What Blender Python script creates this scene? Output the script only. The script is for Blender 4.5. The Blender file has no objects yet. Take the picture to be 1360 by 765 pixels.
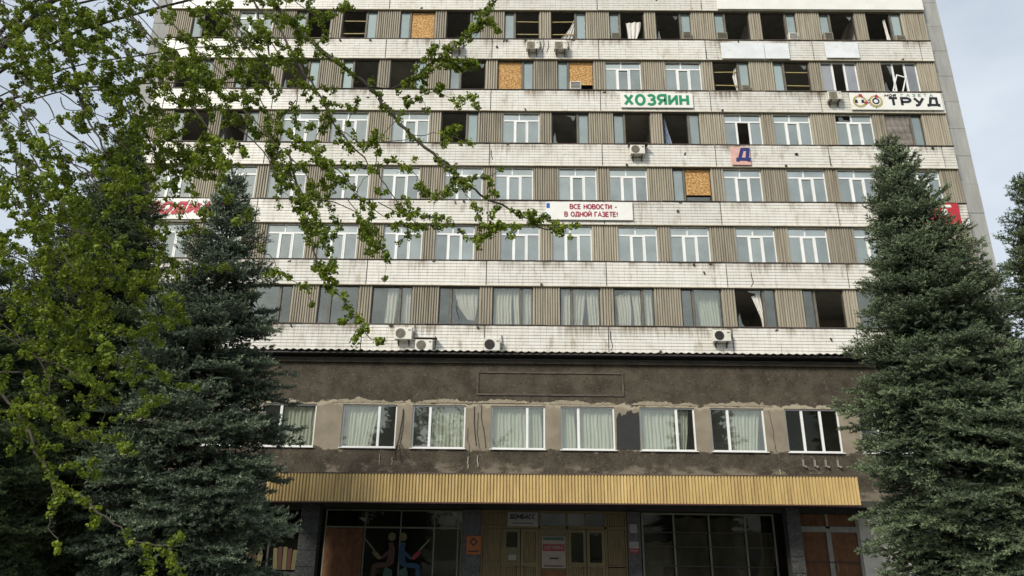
import bpy, math, random
import numpy as np
from mathutils import Matrix, Vector
R = math.radians
S = bpy.context.scene
COL = S.collection
rnd = random.Random(7)

# ------------------------------------------------------------------ camera
cam_d = bpy.data.cameras.new('camera')
cam = bpy.data.objects.new('camera', cam_d)
COL.objects.link(cam)
fw = Vector((-0.01135882, 0.94584633, 0.32441594))
ri = Vector((0.99989624, 0.00786942, 0.01206593))
up = Vector((-0.00885955, -0.32451933, 0.94583757))
cam.matrix_world = Matrix(((ri.x, up.x, -fw.x, -1.3178), (ri.y, up.y, -fw.y, -32.5367), (ri.z, up.z, -fw.z, 2.9), (0, 0, 0, 1)))
cam_d.sensor_width = 36.0
cam_d.lens = 920 / 1360 * 36.0
cam_d.clip_start = 0.1
cam_d.clip_end = 5000
S.camera = cam

# ------------------------------------------------------------------ sky and sun (thin bright overcast, sun behind the camera to the left)
SUN_DIR = Vector((-0.50, -0.62, 0.60)).normalized()
W = bpy.data.worlds.new('World')
S.world = W
W.use_nodes = True
nt = W.node_tree
bg = nt.nodes['Background']
sky = nt.nodes.new('ShaderNodeTexSky')
sky.sky_type = 'NISHITA'
sky.sun_disc = False
sky.sun_elevation = math.asin(SUN_DIR.z)
sky.sun_rotation = math.atan2(SUN_DIR.x, SUN_DIR.y)
sky.air_density = 1.0
sky.dust_density = 2.0
tc = nt.nodes.new('ShaderNodeTexCoord')
mp = nt.nodes.new('ShaderNodeMapping'); mp.inputs['Scale'].default_value = (1, 1, 2.2)
nz = nt.nodes.new('ShaderNodeTexNoise'); nz.inputs['Scale'].default_value = 1.6; nz.inputs['Detail'].default_value = 6; nz.inputs['Roughness'].default_value = .55
rp = nt.nodes.new('ShaderNodeMapRange'); rp.inputs['From Min'].default_value = .35; rp.inputs['From Max'].default_value = .65
rp.inputs['To Min'].default_value = .56; rp.inputs['To Max'].default_value = .97
mx = nt.nodes.new('ShaderNodeMix'); mx.data_type = 'RGBA'
CLOUD = (7.4, 8.2, 9.1, 1)
mx.inputs['B'].default_value = CLOUD
L = nt.links.new
L(tc.outputs['Generated'], mp.inputs['Vector']); L(mp.outputs['Vector'], nz.inputs['Vector'])
L(nz.outputs['Fac'], rp.inputs['Value']); L(rp.outputs['Result'], mx.inputs['Factor'])
L(sky.outputs['Color'], mx.inputs['A']); L(mx.outputs['Result'], bg.inputs['Color'])
bg.inputs['Strength'].default_value = 0.066

sun_d = bpy.data.lights.new('sun', 'SUN')
sun = bpy.data.objects.new('sun', sun_d); COL.objects.link(sun)
sun.rotation_euler = SUN_DIR.to_track_quat('Z', 'Y').to_euler()
sun_d.energy = 2.4
sun_d.angle = R(12)
sun_d.color = (1.0, .95, .86)
S.view_settings.view_transform = 'Standard'
S.view_settings.look = 'None'
S.view_settings.gamma = 1
S.view_settings.exposure = 0.6
S.view_settings.use_curve_mapping = False

# ------------------------------------------------------------------ helpers
class MB:
    """collects boxes, tubes and sheets into one mesh"""
    def __init__(s): s.v = []; s.f = []
    def quad(s, a, b, c, d):
        n = len(s.v); s.v += [a, b, c, d]; s.f.append((n, n+1, n+2, n+3)); return s
    def poly(s, pts):
        n = len(s.v); s.v += list(pts); s.f.append(tuple(range(n, n+len(pts)))); return s
    def box(s, x0, x1, y0, y1, z0, z1, bev=0):
        n = len(s.v)
        if bev:
            b = bev
            # front edges chamfered (front is -y)
            s.v += [(x0,y1,z0),(x1,y1,z0),(x1,y1,z1),(x0,y1,z1),
                    (x0,y0+b,z0),(x1,y0+b,z0),(x1,y0+b,z1),(x0,y0+b,z1),
                    (x0+b,y0,z0+b),(x1-b,y0,z0+b),(x1-b,y0,z1-b),(x0+b,y0,z1-b)]
            q = [(0,3,2,1),(0,1,5,4),(1,2,6,5),(2,3,7,6),(3,0,4,7),(4,5,9,8),(5,6,10,9),(6,7,11,10),(7,4,8,11),(8,9,10,11)]
        else:
            s.v += [(x0,y0,z0),(x1,y0,z0),(x1,y1,z0),(x0,y1,z0),(x0,y0,z1),(x1,y0,z1),(x1,y1,z1),(x0,y1,z1)]
            q = [(0,3,2,1),(4,5,6,7),(0,1,5,4),(1,2,6,5),(2,3,7,6),(3,0,4,7)]
        s.f += [tuple(n+i for i in t) for t in q]; return s
    def prism(s, pts, y0, y1):
        """outline in xz (counter-clockwise seen from -y), from y0 (front) to y1"""
        n = len(s.v); m = len(pts)
        s.v += [(x, y0, z) for x, z in pts] + [(x, y1, z) for x, z in pts]
        s.f.append(tuple(n+i for i in range(m))); s.f.append(tuple(n+m+i for i in reversed(range(m))))
        for i in range(m):
            j = (i+1) % m
            s.f.append((n+j, n+i, n+m+i, n+m+j))
        return s
    def tube(s, pts, r0, r1=None, k=6):
        r1 = r0 if r1 is None else r1
        P = [Vector(p) for p in pts]; n0 = len(s.v); N = len(P)
        for i, p in enumerate(P):
            t = (P[min(i+1, N-1)] - P[max(i-1, 0)])
            if t.length < 1e-9: t = Vector((0, 0, 1))
            t.normalize()
            a = t.cross(Vector((.31, .2, .93))); a.normalize(); b = t.cross(a)
            r = r0 + (r1-r0)*i/max(1, N-1)
            for j in range(k):
                w = 2*math.pi*j/k
                s.v.append(tuple(p + a*math.cos(w)*r + b*math.sin(w)*r))
        for i in range(N-1):
            for j in range(k):
                a0 = n0+i*k+j; a1 = n0+i*k+(j+1) % k
                s.f.append((a0, a1, a1+k, a0+k))
        s.f.append(tuple(n0+j for j in reversed(range(k)))); s.f.append(tuple(n0+(N-1)*k+j for j in range(k)))
        return s
    def disc(s, cx, cz, r0, r1, y0, y1, k=20):
        """ring (r0 inner, r1 outer) or disc, front at y0, back at y1"""
        if r0 <= 0:
            return s.prism([(cx+r1*math.cos(2*math.pi*i/k), cz+r1*math.sin(2*math.pi*i/k)) for i in range(k)], y0, y1)
        n = len(s.v)
        for i in range(k):
            c, d = math.cos(2*math.pi*i/k), math.sin(2*math.pi*i/k)
            s.v += [(cx+r0*c, y0, cz+r0*d), (cx+r1*c, y0, cz+r1*d), (cx+r1*c, y1, cz+r1*d), (cx+r0*c, y1, cz+r0*d)]
        for i in range(k):
            a = n+4*i; b = n+4*((i+1) % k)
            for u in range(4):
                w = (u+1) % 4
                s.f.append((a+u, b+u, b+w, a+w))
        return s
    def mesh(s, name, m, smooth=False):
        me = bpy.data.meshes.new(name); me.from_pydata(s.v, [], s.f); me.update()
        if m: me.materials.append(m)
        if smooth:
            for p in me.polygons: p.use_smooth = True
        return me
    def build(s, name, m, parent=None, loc=None, smooth=False):
        return link(name, s.mesh(name, m, smooth), parent, loc)

def link(name, data, parent=None, loc=None, rot=None):
    o = bpy.data.objects.new(name, data); COL.objects.link(o)
    if parent: o.parent = parent
    if loc is not None: o.location = loc
    if rot is not None: o.rotation_euler = rot
    return o

def tag(o, label=None, cat=None, group=None, kind=None):
    if label: o['label'] = label
    if cat: o['category'] = cat
    if group: o['group'] = group
    if kind: o['kind'] = kind
    return o

def thing(name, label, cat, loc=(0, 0, 0), group=None, rz=0):
    o = link(name, None, None, loc, (0, 0, rz)); o.empty_display_size = .2
    return tag(o, label, cat, group)

def np_mesh(name, V, T, m, tint=None):
    me = bpy.data.meshes.new(name)
    V = np.ascontiguousarray(V, dtype=np.float32); T = np.ascontiguousarray(T, dtype=np.int32)
    me.vertices.add(len(V)); me.vertices.foreach_set('co', V.ravel())
    me.loops.add(T.size); me.loops.foreach_set('vertex_index', T.ravel())
    me.polygons.add(len(T)); me.polygons.foreach_set('loop_start', np.arange(0, T.size, T.shape[1], dtype=np.int32))
    if tint is not None:
        a = me.attributes.new('tint', 'FLOAT', 'POINT'); a.data.foreach_set('value', np.ascontiguousarray(tint, dtype=np.float32))
    me.update(calc_edges=True); me.validate()
    me.materials.append(m)
    return me

# ------------------------------------------------------------------ materials
def mat(name, col, rough=.7, col2=None, scale=4, stretch=(1, 1, 1), detail=5, lo=.35, hi=.65, bump=0, bscale=40, metal=0, vary=0, dirt=None, dscale=1.0, dstretch=(1, 1, 1), dlo=.55, dhi=.75, spec=.4, dirt2=None, runs=None):
    """procedural surface: colour blotches, stains, fine relief; all in world space so that copies differ"""
    m = bpy.data.materials.new(name); m.use_nodes = True
    t = m.node_tree; N = t.nodes.new; LK = t.links.new
    p = t.nodes['Principled BSDF']
    p.inputs['Roughness'].default_value = rough; p.inputs['Metallic'].default_value = metal; p.inputs['Specular IOR Level'].default_value = spec
    g = N('ShaderNodeNewGeometry')
    def noise(sc, st, det):
        q = N('ShaderNodeMapping'); q.inputs['Scale'].default_value = st; LK(g.outputs['Position'], q.inputs['Vector'])
        n = N('ShaderNodeTexNoise'); n.inputs['Scale'].default_value = sc; n.inputs['Detail'].default_value = det; n.inputs['Roughness'].default_value = .6
        LK(q.outputs['Vector'], n.inputs['Vector']); return n.outputs['Fac']
    def ramp(v, a, b, c=0, d=1):
        r = N('ShaderNodeMapRange'); LK(v, r.inputs['Value']); r.inputs['From Min'].default_value = a; r.inputs['From Max'].default_value = b
        r.inputs['To Min'].default_value = c; r.inputs['To Max'].default_value = d; return r.outputs['Result']
    def mixc(f, a, b):
        x = N('ShaderNodeMix'); x.data_type = 'RGBA'; LK(f, x.inputs['Factor'])
        for k, w in (('A', a), ('B', b)):
            if isinstance(w, tuple): x.inputs[k].default_value = (*w[:3], 1)
            else: LK(w, x.inputs[k])
        return x.outputs['Result']
    c = tuple(col)
    if col2: c = mixc(ramp(noise(scale, stretch, detail), lo, hi), tuple(col), tuple(col2))
    if dirt: c = mixc(ramp(noise(dscale, dstretch, 6), dlo, dhi), c, tuple(dirt))
    if dirt2: c = mixc(ramp(noise(dirt2[1], dirt2[2], 6), dirt2[3], dirt2[4]), c, tuple(dirt2[0]))
    if runs:                                           # streaks washed down from the window ledges above
        sp = N('ShaderNodeSeparateXYZ'); LK(g.outputs['Position'], sp.inputs[0])
        a = N('ShaderNodeMath'); a.operation = 'MULTIPLY_ADD'; a.inputs[1].default_value = 1/3.3631; a.inputs[2].default_value = 4-12.148/3.3631; LK(sp.outputs['Z'], a.inputs[0])
        f = N('ShaderNodeMath'); f.operation = 'FRACT'; LK(a.outputs[0], f.inputs[0])
        w = N('ShaderNodeMath'); w.operation = 'MULTIPLY_ADD'; w.inputs[1].default_value = .55; LK(noise(5, (1.6, 1, .10), 5), w.inputs[0]); LK(f.outputs[0], w.inputs[2])
        u = N('ShaderNodeMath'); u.operation = 'MULTIPLY'; LK(ramp(w.outputs[0], 1.10, 1.30), u.inputs[0]); LK(ramp(noise(.55, (1, 1, .4), 4), .46, .60), u.inputs[1])
        c = mixc(u.outputs[0], c, tuple(runs))
    if vary:
        oi = N('ShaderNodeObjectInfo'); hv = N('ShaderNodeHueSaturation')
        LK(ramp(oi.outputs['Random'], 0, 1, 1-vary, 1+vary), hv.inputs['Value'])
        if isinstance(c, tuple): hv.inputs['Color'].default_value = (*c[:3], 1)
        else: LK(c, hv.inputs['Color'])
        c = hv.outputs['Color']
    if isinstance(c, tuple): p.inputs['Base Color'].default_value = (*c[:3], 1)
    else: LK(c, p.inputs['Base Color'])
    if bump:
        b = N('ShaderNodeBump'); b.inputs['Strength'].default_value = bump; b.inputs['Distance'].default_value = .02
        LK(noise(bscale, (1, 1, 1), 8), b.inputs['Height']); LK(b.outputs['Normal'], p.inputs['Normal'])
    return m

def glass(name, body, gl=.4, tr=.2, rough=.015, tint=(.85, .95, .95)):
    """window glass with a film of dust: mirror share, see-through share, dusty share"""
    m = bpy.data.materials.new(name); m.use_nodes = True
    t = m.node_tree; N = t.nodes.new; LK = t.links.new
    t.nodes.remove(t.nodes['Principled BSDF'])
    d = N('ShaderNodeBsdfDiffuse'); d.inputs['Color'].default_value = (*body, 1)
    x = N('ShaderNodeBsdfTransparent'); x.inputs['Color'].default_value = (*tint, 1)
    g = N('ShaderNodeBsdfGlossy'); g.inputs['Roughness'].default_value = rough; g.inputs['Color'].default_value = (.90, .91, .80, 1)
    geo = N('ShaderNodeNewGeometry'); nz = N('ShaderNodeTexNoise'); nz.inputs['Scale'].default_value = 1.1; nz.inputs['Detail'].default_value = 4
    LK(geo.outputs['Position'], nz.inputs['Vector'])
    bp = N('ShaderNodeBump'); bp.inputs['Strength'].default_value = .035; bp.inputs['Distance'].default_value = .1; LK(nz.outputs['Fac'], bp.inputs['Height']); LK(bp.outputs['Normal'], g.inputs['Normal'])
    a = N('ShaderNodeMixShader'); a.inputs['Fac'].default_value = tr/(1-gl); LK(d.outputs[0], a.inputs[1]); LK(x.outputs[0], a.inputs[2])
    r = N('ShaderNodeMapRange'); r.inputs['From Min'].default_value = .3; r.inputs['From Max'].default_value = .7; r.inputs['To Min'].default_value = gl*.8; r.inputs['To Max'].default_value = gl*1.2
    oi = N('ShaderNodeObjectInfo'); mm = N('ShaderNodeMapRange'); mm.inputs['To Min'].default_value = -.16; mm.inputs['To Max'].default_value = .16; LK(oi.outputs['Random'], mm.inputs['Value'])
    ad = N('ShaderNodeMath'); LK(nz.outputs['Fac'], ad.inputs[0]); LK(mm.outputs['Result'], ad.inputs[1]); LK(ad.outputs[0], r.inputs['Value'])
    hv = N('ShaderNodeHueSaturation'); hv.inputs['Color'].default_value = (*body, 1); m2 = N('ShaderNodeMath'); m2.operation = 'MULTIPLY_ADD'; m2.inputs[1].default_value = 7.3; m2.inputs[2].default_value = .2; LK(oi.outputs['Random'], m2.inputs[0])
    fr = N('ShaderNodeMath'); fr.operation = 'FRACT'; LK(m2.outputs[0], fr.inputs[0]); pw = N('ShaderNodeMapRange'); pw.inputs['To Min'].default_value = .55; pw.inputs['To Max'].default_value = 1.6; LK(fr.outputs[0], pw.inputs['Value']); LK(pw.outputs['Result'], hv.inputs['Value']); LK(hv.outputs['Color'], d.inputs['Color'])
    b = N('ShaderNodeMixShader'); LK(r.outputs['Result'], b.inputs['Fac']); LK(a.outputs[0], b.inputs[1]); LK(g.outputs[0], b.inputs[2])
    LK(b.outputs[0], t.nodes['Material Output'].inputs['Surface'])
    return m

def foliage(name, dark, light, transl=.25, rough=.55, nscale=2.0):
    m = bpy.data.materials.new(name); m.use_nodes = True
    t = m.node_tree; N = t.nodes.new; LK = t.links.new
    p = t.nodes['Principled BSDF']; p.inputs['Roughness'].default_value = rough; p.inputs['Specular IOR Level'].default_value = .25
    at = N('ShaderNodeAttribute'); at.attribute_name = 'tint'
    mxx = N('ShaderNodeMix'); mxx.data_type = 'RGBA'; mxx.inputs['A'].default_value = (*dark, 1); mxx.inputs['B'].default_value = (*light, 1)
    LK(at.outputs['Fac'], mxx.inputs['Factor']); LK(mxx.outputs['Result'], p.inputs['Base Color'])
    tr = N('ShaderNodeBsdfTranslucent'); LK(mxx.outputs['Result'], tr.inputs['Color'])
    a = N('ShaderNodeMixShader'); a.inputs['Fac'].default_value = transl
    LK(p.outputs[0], a.inputs[1]); LK(tr.outputs[0], a.inputs[2]); LK(a.outputs[0], t.nodes['Material Output'].inputs['Surface'])
    return m

M = {}
M['tile'] = mat('white_tile', (.76, .74, .68), .35, (.66, .63, .55), 1.1, (1, 1, 1), vary=.07, dirt=(.30, .24, .15), dscale=1.1, dstretch=(1.8, 1, .7), dlo=.56, dhi=.80, bump=.15, bscale=25, dirt2=((.36, .28, .18), 5, (1.8, 1, .14), .58, .78), runs=(.20, .155, .10))
M['joint'] = mat('tile_joint', (.26, .235, .19), .9, (.17, .15, .115), 3)
M['rib'] = mat('ribbed_cladding', (.42, .375, .285), .75, (.31, .275, .205), 5, (5, 1, .08), vary=.17, dirt=(.16, .132, .092), dscale=2.6, dstretch=(4.5, 1, .12), dlo=.46, dhi=.74, dirt2=((.52, .48, .40), 3.1, (5, 1, .2), .60, .75))
M['ledge'] = mat('ledge_metal', (.055, .042, .035), .6, (.12, .08, .06), 3, (1, 1, 1))
M['trim'] = mat('belt_trim', (.55, .50, .38), .7, (.36, .30, .2), 2)
M['concrete'] = mat('concrete', (.38, .38, .355), .85, (.31, .31, .29), 2.2, (2, 2, .35), vary=.06, dirt=(.24, .24, .23), dscale=1.2, dstretch=(2, 2, .25), dlo=.5, dhi=.8, bump=.2, bscale=30)
M['pvc'] = mat('white_window_frame', (.82, .82, .80), .35, (.76, .76, .73), 3)
M['oldframe'] = mat('old_dark_frame', (.085, .076, .062), .6, (.05, .044, .037), 6, (1, 1, .4))
M['oldpost'] = mat('old_grey_frame', (.17, .155, .12), .7, (.11, .10, .08), 6, (1, 1, .4))
M['glass'] = glass('pvc_glass', (.15, .17, .155), .42, .22)
M['glass_top'] = glass('transom_glass', (.20, .22, .205), .56, .16)  # lighter copy of the pane glass; sky brightness put into colour and mirror share
M['glass_v'] = glass('tinted_glass', (.22, .19, .22), .36, .22)
M['oldglass'] = glass('old_glass', (.22, .28, .27), .34, .22)
M['clear'] = glass('clear_glass', (.13, .14, .125), .15, .78, tint=(.95, .96, .93))
M['darkglass'] = glass('dark_shop_glass', (.018, .019, .016), .022, .82, tint=(.72, .72, .66))
M['osb'] = mat('chipboard', (.56, .32, .11), .8, (.27, .125, .035), 9, (1, 1, 1.5), 4, .40, .60, vary=.10, bump=.4, bscale=20, dirt=(.70, .48, .22), dscale=13, dlo=.56, dhi=.62)
M['plywood'] = mat('brown_board', (.16, .070, .026), .75, (.09, .038, .015), 5, (1, 1, .6), bump=.2)
M['inside'] = mat('interior_plaster', (.60, .56, .49), .9, (.40, .37, .32), .8)
M['slab'] = mat('interior_ceiling', (.50, .48, .44), .9, (.36, .34, .30), 1.1)
M['yellowbar'] = mat('yellow_bar', (.42, .34, .13), .6, (.30, .24, .1), 4)
M['cloth'] = mat('white_cloth', (.74, .71, .66), .9, (.60, .57, .52), 3, (3, 1, .5))
M['sheer'] = mat('sheer_curtain', (.66, .68, .60), .9, (.52, .54, .47), 4, (5, 1, .3))
M['bluecloth'] = mat('blue_cloth', (.16, .20, .30), .9, (.26, .29, .36), 6)
M['greycloth'] = mat('grey_cover', (.16, .14, .12), .9, (.26, .23, .20), 2.5)
M['ac'] = mat('conditioner_casing', (.72, .70, .63), .45, (.62, .59, .5), 5, vary=.06, dirt=(.40, .34, .24), dscale=5, dlo=.6, dhi=.8)
M['acgrey'] = mat('conditioner_olive_side', (.30, .27, .19), .6, (.22, .20, .14), 6)
M['black'] = mat('black_metal', (.025, .024, .022), .6, (.045, .04, .035), 8)
M['grille'] = mat('fan_grille', (.09, .088, .08), .5, (.14, .135, .12), 10)
M['plaster'] = None
M['roofsheet'] = mat('corrugated_roof_sheet', (.10, .085, .062), .7, (.05, .042, .032), 2, vary=.1)
M['yellow'] = mat('yellow_corrugated', (.61, .45, .185), .55, (.50, .36, .15), 1.5, (2, 1, .5), vary=.12, dirt=(.30, .21, .10), dscale=2.4, dstretch=(5, 1, .25), dlo=.50, dhi=.76, dirt2=((.62, .54, .34), 3, (6, 1, .2), .6, .74))
M['yellow_edge'] = mat('fascia_edge_strip', (.06, .022, .022), .6, (.09, .04, .03), 3)
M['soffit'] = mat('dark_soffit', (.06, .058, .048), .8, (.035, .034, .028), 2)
M['darkwall'] = mat('dark_lobby_wall', (.042, .042, .038), .7, (.028, .028, .026), 3)  # wall, granite and doors darkened: dim recess under the canopy put into colour
M['granite'] = mat('dark_granite', (.045, .045, .043), .45, (.075, .075, .07), 6, (1, 1, 1), 8, .42, .6, dirt=(.03, .03, .03), dscale=14, dlo=.5, dhi=.55)
M['doorwood'] = mat('olive_yellow_door', (.145, .11, .042), .55, (.105, .08, .03), 3, (2, 1, .4), vary=.08)
M['palebar'] = mat('pale_mullion', (.17, .175, .12), .6, (.12, .125, .085), 4)
M['greybar'] = mat('grey_door_bar', (.26, .26, .23), .6, (.2, .2, .18), 4)
M['film'] = mat('dusty_film', (.34, .315, .27), .5, (.20, .185, .16), 1.5, (1, 1, .5))
M['white'] = mat('white_sign', (.82, .81, .76), .5, (.76, .74, .68), 1.4, dirt=(.6, .57, .48), dscale=2.2, dlo=.6, dhi=.85)
M['banner'] = mat('blank_banner', (.78, .80, .80), .5, (.66, .68, .68), 1.2, dirt=(.52, .5, .45), dscale=3, dlo=.6, dhi=.8)
def flat(n, c, r=.55): return mat(n, c, r, tuple(x*.82 for x in c), 5)
M['green'] = flat('green_letters', (.015, .26, .11)); M['crimson'] = flat('crimson_letters', (.36, .05, .075)); M['red'] = flat('red_letters', (.52, .03, .045))
M['ink'] = flat('black_letters', (.015, .015, .022)); M['blue'] = flat('blue_print', (.01, .12, .42)); M['navy'] = flat('navy_letter', (.02, .035, .16))
M['pink'] = flat('pink_board', (.72, .42, .36)); M['gold'] = flat('gold_print', (.48, .40, .16)); M['patch'] = flat('dark_grey_paint', (.038, .038, .037), .9); M['teal'] = flat('teal_letters', (.10, .30, .22))
M['orange'] = flat('orange_board', (.34, .10, .015)); M['paper'] = flat('paper', (.24, .235, .21)); M['posterpaper'] = flat('poster_paper', (.25, .205, .16)); M['posterred'] = flat('poster_red', (.22, .022, .03))
M['figbrown'] = flat('brown_paint', (.060, .022, .011)); M['figblue'] = flat('blue_paint', (.007, .042, .085)); M['figgreen'] = flat('green_paint', (.03, .075, .05)); M['olive'] = flat('olive_paint', (.12, .105, .042)); M['edge'] = mat('broken_plaster_edge', (.34, .295, .21), .9, (.25, .21, .15), 6)  # figure paints dimmed: shade under the canopy put into their colour
M['bark'] = mat('bark', (.045, .036, .028), .9, (.028, .022, .017), 6, (2, 2, .5), bump=.5, bscale=20)
M['twig'] = mat('twig_bark', (.040, .032, .024), .85, (.065, .052, .038), 8)
M['asphalt'] = mat('asphalt', (.055, .055, .054), .9, (.075, .073, .07), 2, bump=.3, bscale=60)
M['paving'] = mat('paving', (.22, .21, .19), .9, (.17, .16, .15), 3, bump=.2)
M['earth'] = mat('earth_and_lawn', (.05, .065, .022), .95, (.09, .075, .045), .8, bump=.5, bscale=15)
M['whitewall'] = mat('white_wall', (.62, .60, .54), .8, (.5, .48, .42), 2)
M['elm'] = foliage('elm_leaves', (.030, .056, .008), (.26, .335, .030), .36, nscale=3)
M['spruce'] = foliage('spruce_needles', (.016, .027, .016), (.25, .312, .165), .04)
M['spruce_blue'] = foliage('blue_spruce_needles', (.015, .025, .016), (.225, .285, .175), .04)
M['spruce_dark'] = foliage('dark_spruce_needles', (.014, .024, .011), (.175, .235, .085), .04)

def plaster_mat():
    """rough dark render over an older pale coat that shows round the windows where the render fell off"""
    m = bpy.data.materials.new('old_render'); m.use_nodes = True
    t = m.node_tree; N = t.nodes.new; LK = t.links.new
    p = t.nodes['Principled BSDF']; p.inputs['Roughness'].default_value = .92; p.inputs['Specular IOR Level'].default_value = .2
    g = N('ShaderNodeNewGeometry'); sp = N('ShaderNodeSeparateXYZ'); LK(g.outputs['Position'], sp.inputs[0])
    def noise(sc, det=6, st=(1, 1, 1)):
        q = N('ShaderNodeMapping'); q.inputs['Scale'].default_value = st; LK(g.outputs['Position'], q.inputs['Vector'])
        n = N('ShaderNodeTexNoise'); n.inputs['Scale'].default_value = sc; n.inputs['Detail'].default_value = det; n.inputs['Roughness'].default_value = .62; LK(q.outputs['Vector'], n.inputs['Vector']); return n.outputs['Fac']
    def math_(op, a, b=None):
        x = N('ShaderNodeMath'); x.operation = op
        for i, w in enumerate((a, b)):
            if w is None: continue
            if isinstance(w, (int, float)): x.inputs[i].default_value = w
            else: LK(w, x.inputs[i])
        return x.outputs[0]
    def ramp(v, a, b, c=0, d=1):
        r = N('ShaderNodeMapRange'); LK(v, r.inputs['Value'])
        for k, w in (('From Min', a), ('From Max', b), ('To Min', c), ('To Max', d)): r.inputs[k].default_value = w
        return r.outputs['Result']
    def mixc(f, a, b):
        x = N('ShaderNodeMix'); x.data_type = 'RGBA'; LK(f, x.inputs['Factor'])
        for k, w in (('A', a), ('B', b)):
            if isinstance(w, tuple): x.inputs[k].default_value = (*w, 1)
            else: LK(w, x.inputs[k])
        return x.outputs['Result']
    dark = mixc(ramp(noise(1.3), .35, .65), (.048, .039, .028), (.096, .080, .057))
    dark = mixc(ramp(noise(9, 8, (1, 1, 1.3)), .58, .70), dark, (.15, .128, .098))
    dark = mixc(ramp(noise(11, 9), .44, .30), dark, (.030, .025, .018))
    dark = mixc(ramp(noise(30, 3), .62, .70), dark, (.24, .21, .165))
    pale = mixc(ramp(noise(1.7), .35, .65), (.285, .245, .18), (.22, .188, .138))
    z = math_('ADD', sp.outputs['Z'], math_('MULTIPLY', math_('SUBTRACT', noise(2.2, 8), .5), .75))
    band = math_('MULTIPLY', ramp(z, 5.72, 5.78), ramp(z, 7.66, 7.60))
    edge = math_('MULTIPLY', ramp(z, 7.40, 7.50), ramp(z, 7.68, 7.60))
    pale = mixc(edge, pale, (.38, .33, .24))
    c = mixc(band, dark, pale)
    low = math_('MULTIPLY', ramp(z, 5.30, 5.0), ramp(noise(1.2, 6, (1, 1, 2)), .5, .6))
    c = mixc(low, c, (.19, .16, .12))
    LK(c, p.inputs['Base Color'])
    b = N('ShaderNodeBump'); b.inputs['Strength'].default_value = .9; b.inputs['Distance'].default_value = .03
    h = math_('ADD', math_('MULTIPLY', noise(14, 10), math_('SUBTRACT', 1.0, math_('MULTIPLY', band, .75))), math_('MULTIPLY', band, -.5))
    LK(h, b.inputs['Height']); LK(b.outputs['Normal'], p.inputs['Normal'])
    return m
M['plaster'] = plaster_mat()

def tilt(o, a=.006):
    o.rotation_euler = (rnd.uniform(-a, a), rnd.uniform(-a*.3, a*.3), rnd.uniform(-a, a))

def ribbed(w, h, pitch, depth, back=.03, flat=1):
    """vertical trapezoid ribs, front at y=-depth..0, closed at the back"""
    n = max(2, round(w/pitch)); p = w/n; xs = [(-w/2, 0)]
    for i in range(n):
        a = -w/2+i*p
        xs += [(a+p*.18, 0), (a+p*.32, -depth), (a+p*.82, -depth), (a+p*.96, 0)]
    xs.append((w/2, 0))
    b = MB(); k = len(xs)
    b.v = [(x, y, 0) for x, y in xs] + [(x, y, h) for x, y in xs] + [(-w/2, back, 0), (w/2, back, 0), (-w/2, back, h), (w/2, back, h)]
    b.f = [(i, i+1, k+i+1, k+i) for i in range(k-1)]
    b.f += [(k-1, 2*k+1, 2*k+3, 2*k-1), (2*k, 0, k, 2*k+2), (2*k+1, 2*k, 2*k+2, 2*k+3)]
    b.f.append(tuple(range(k, 2*k)) + (2*k+3, 2*k+2)); b.f.append(tuple(reversed(range(k))) + (2*k, 2*k+1))
    return b

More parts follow.
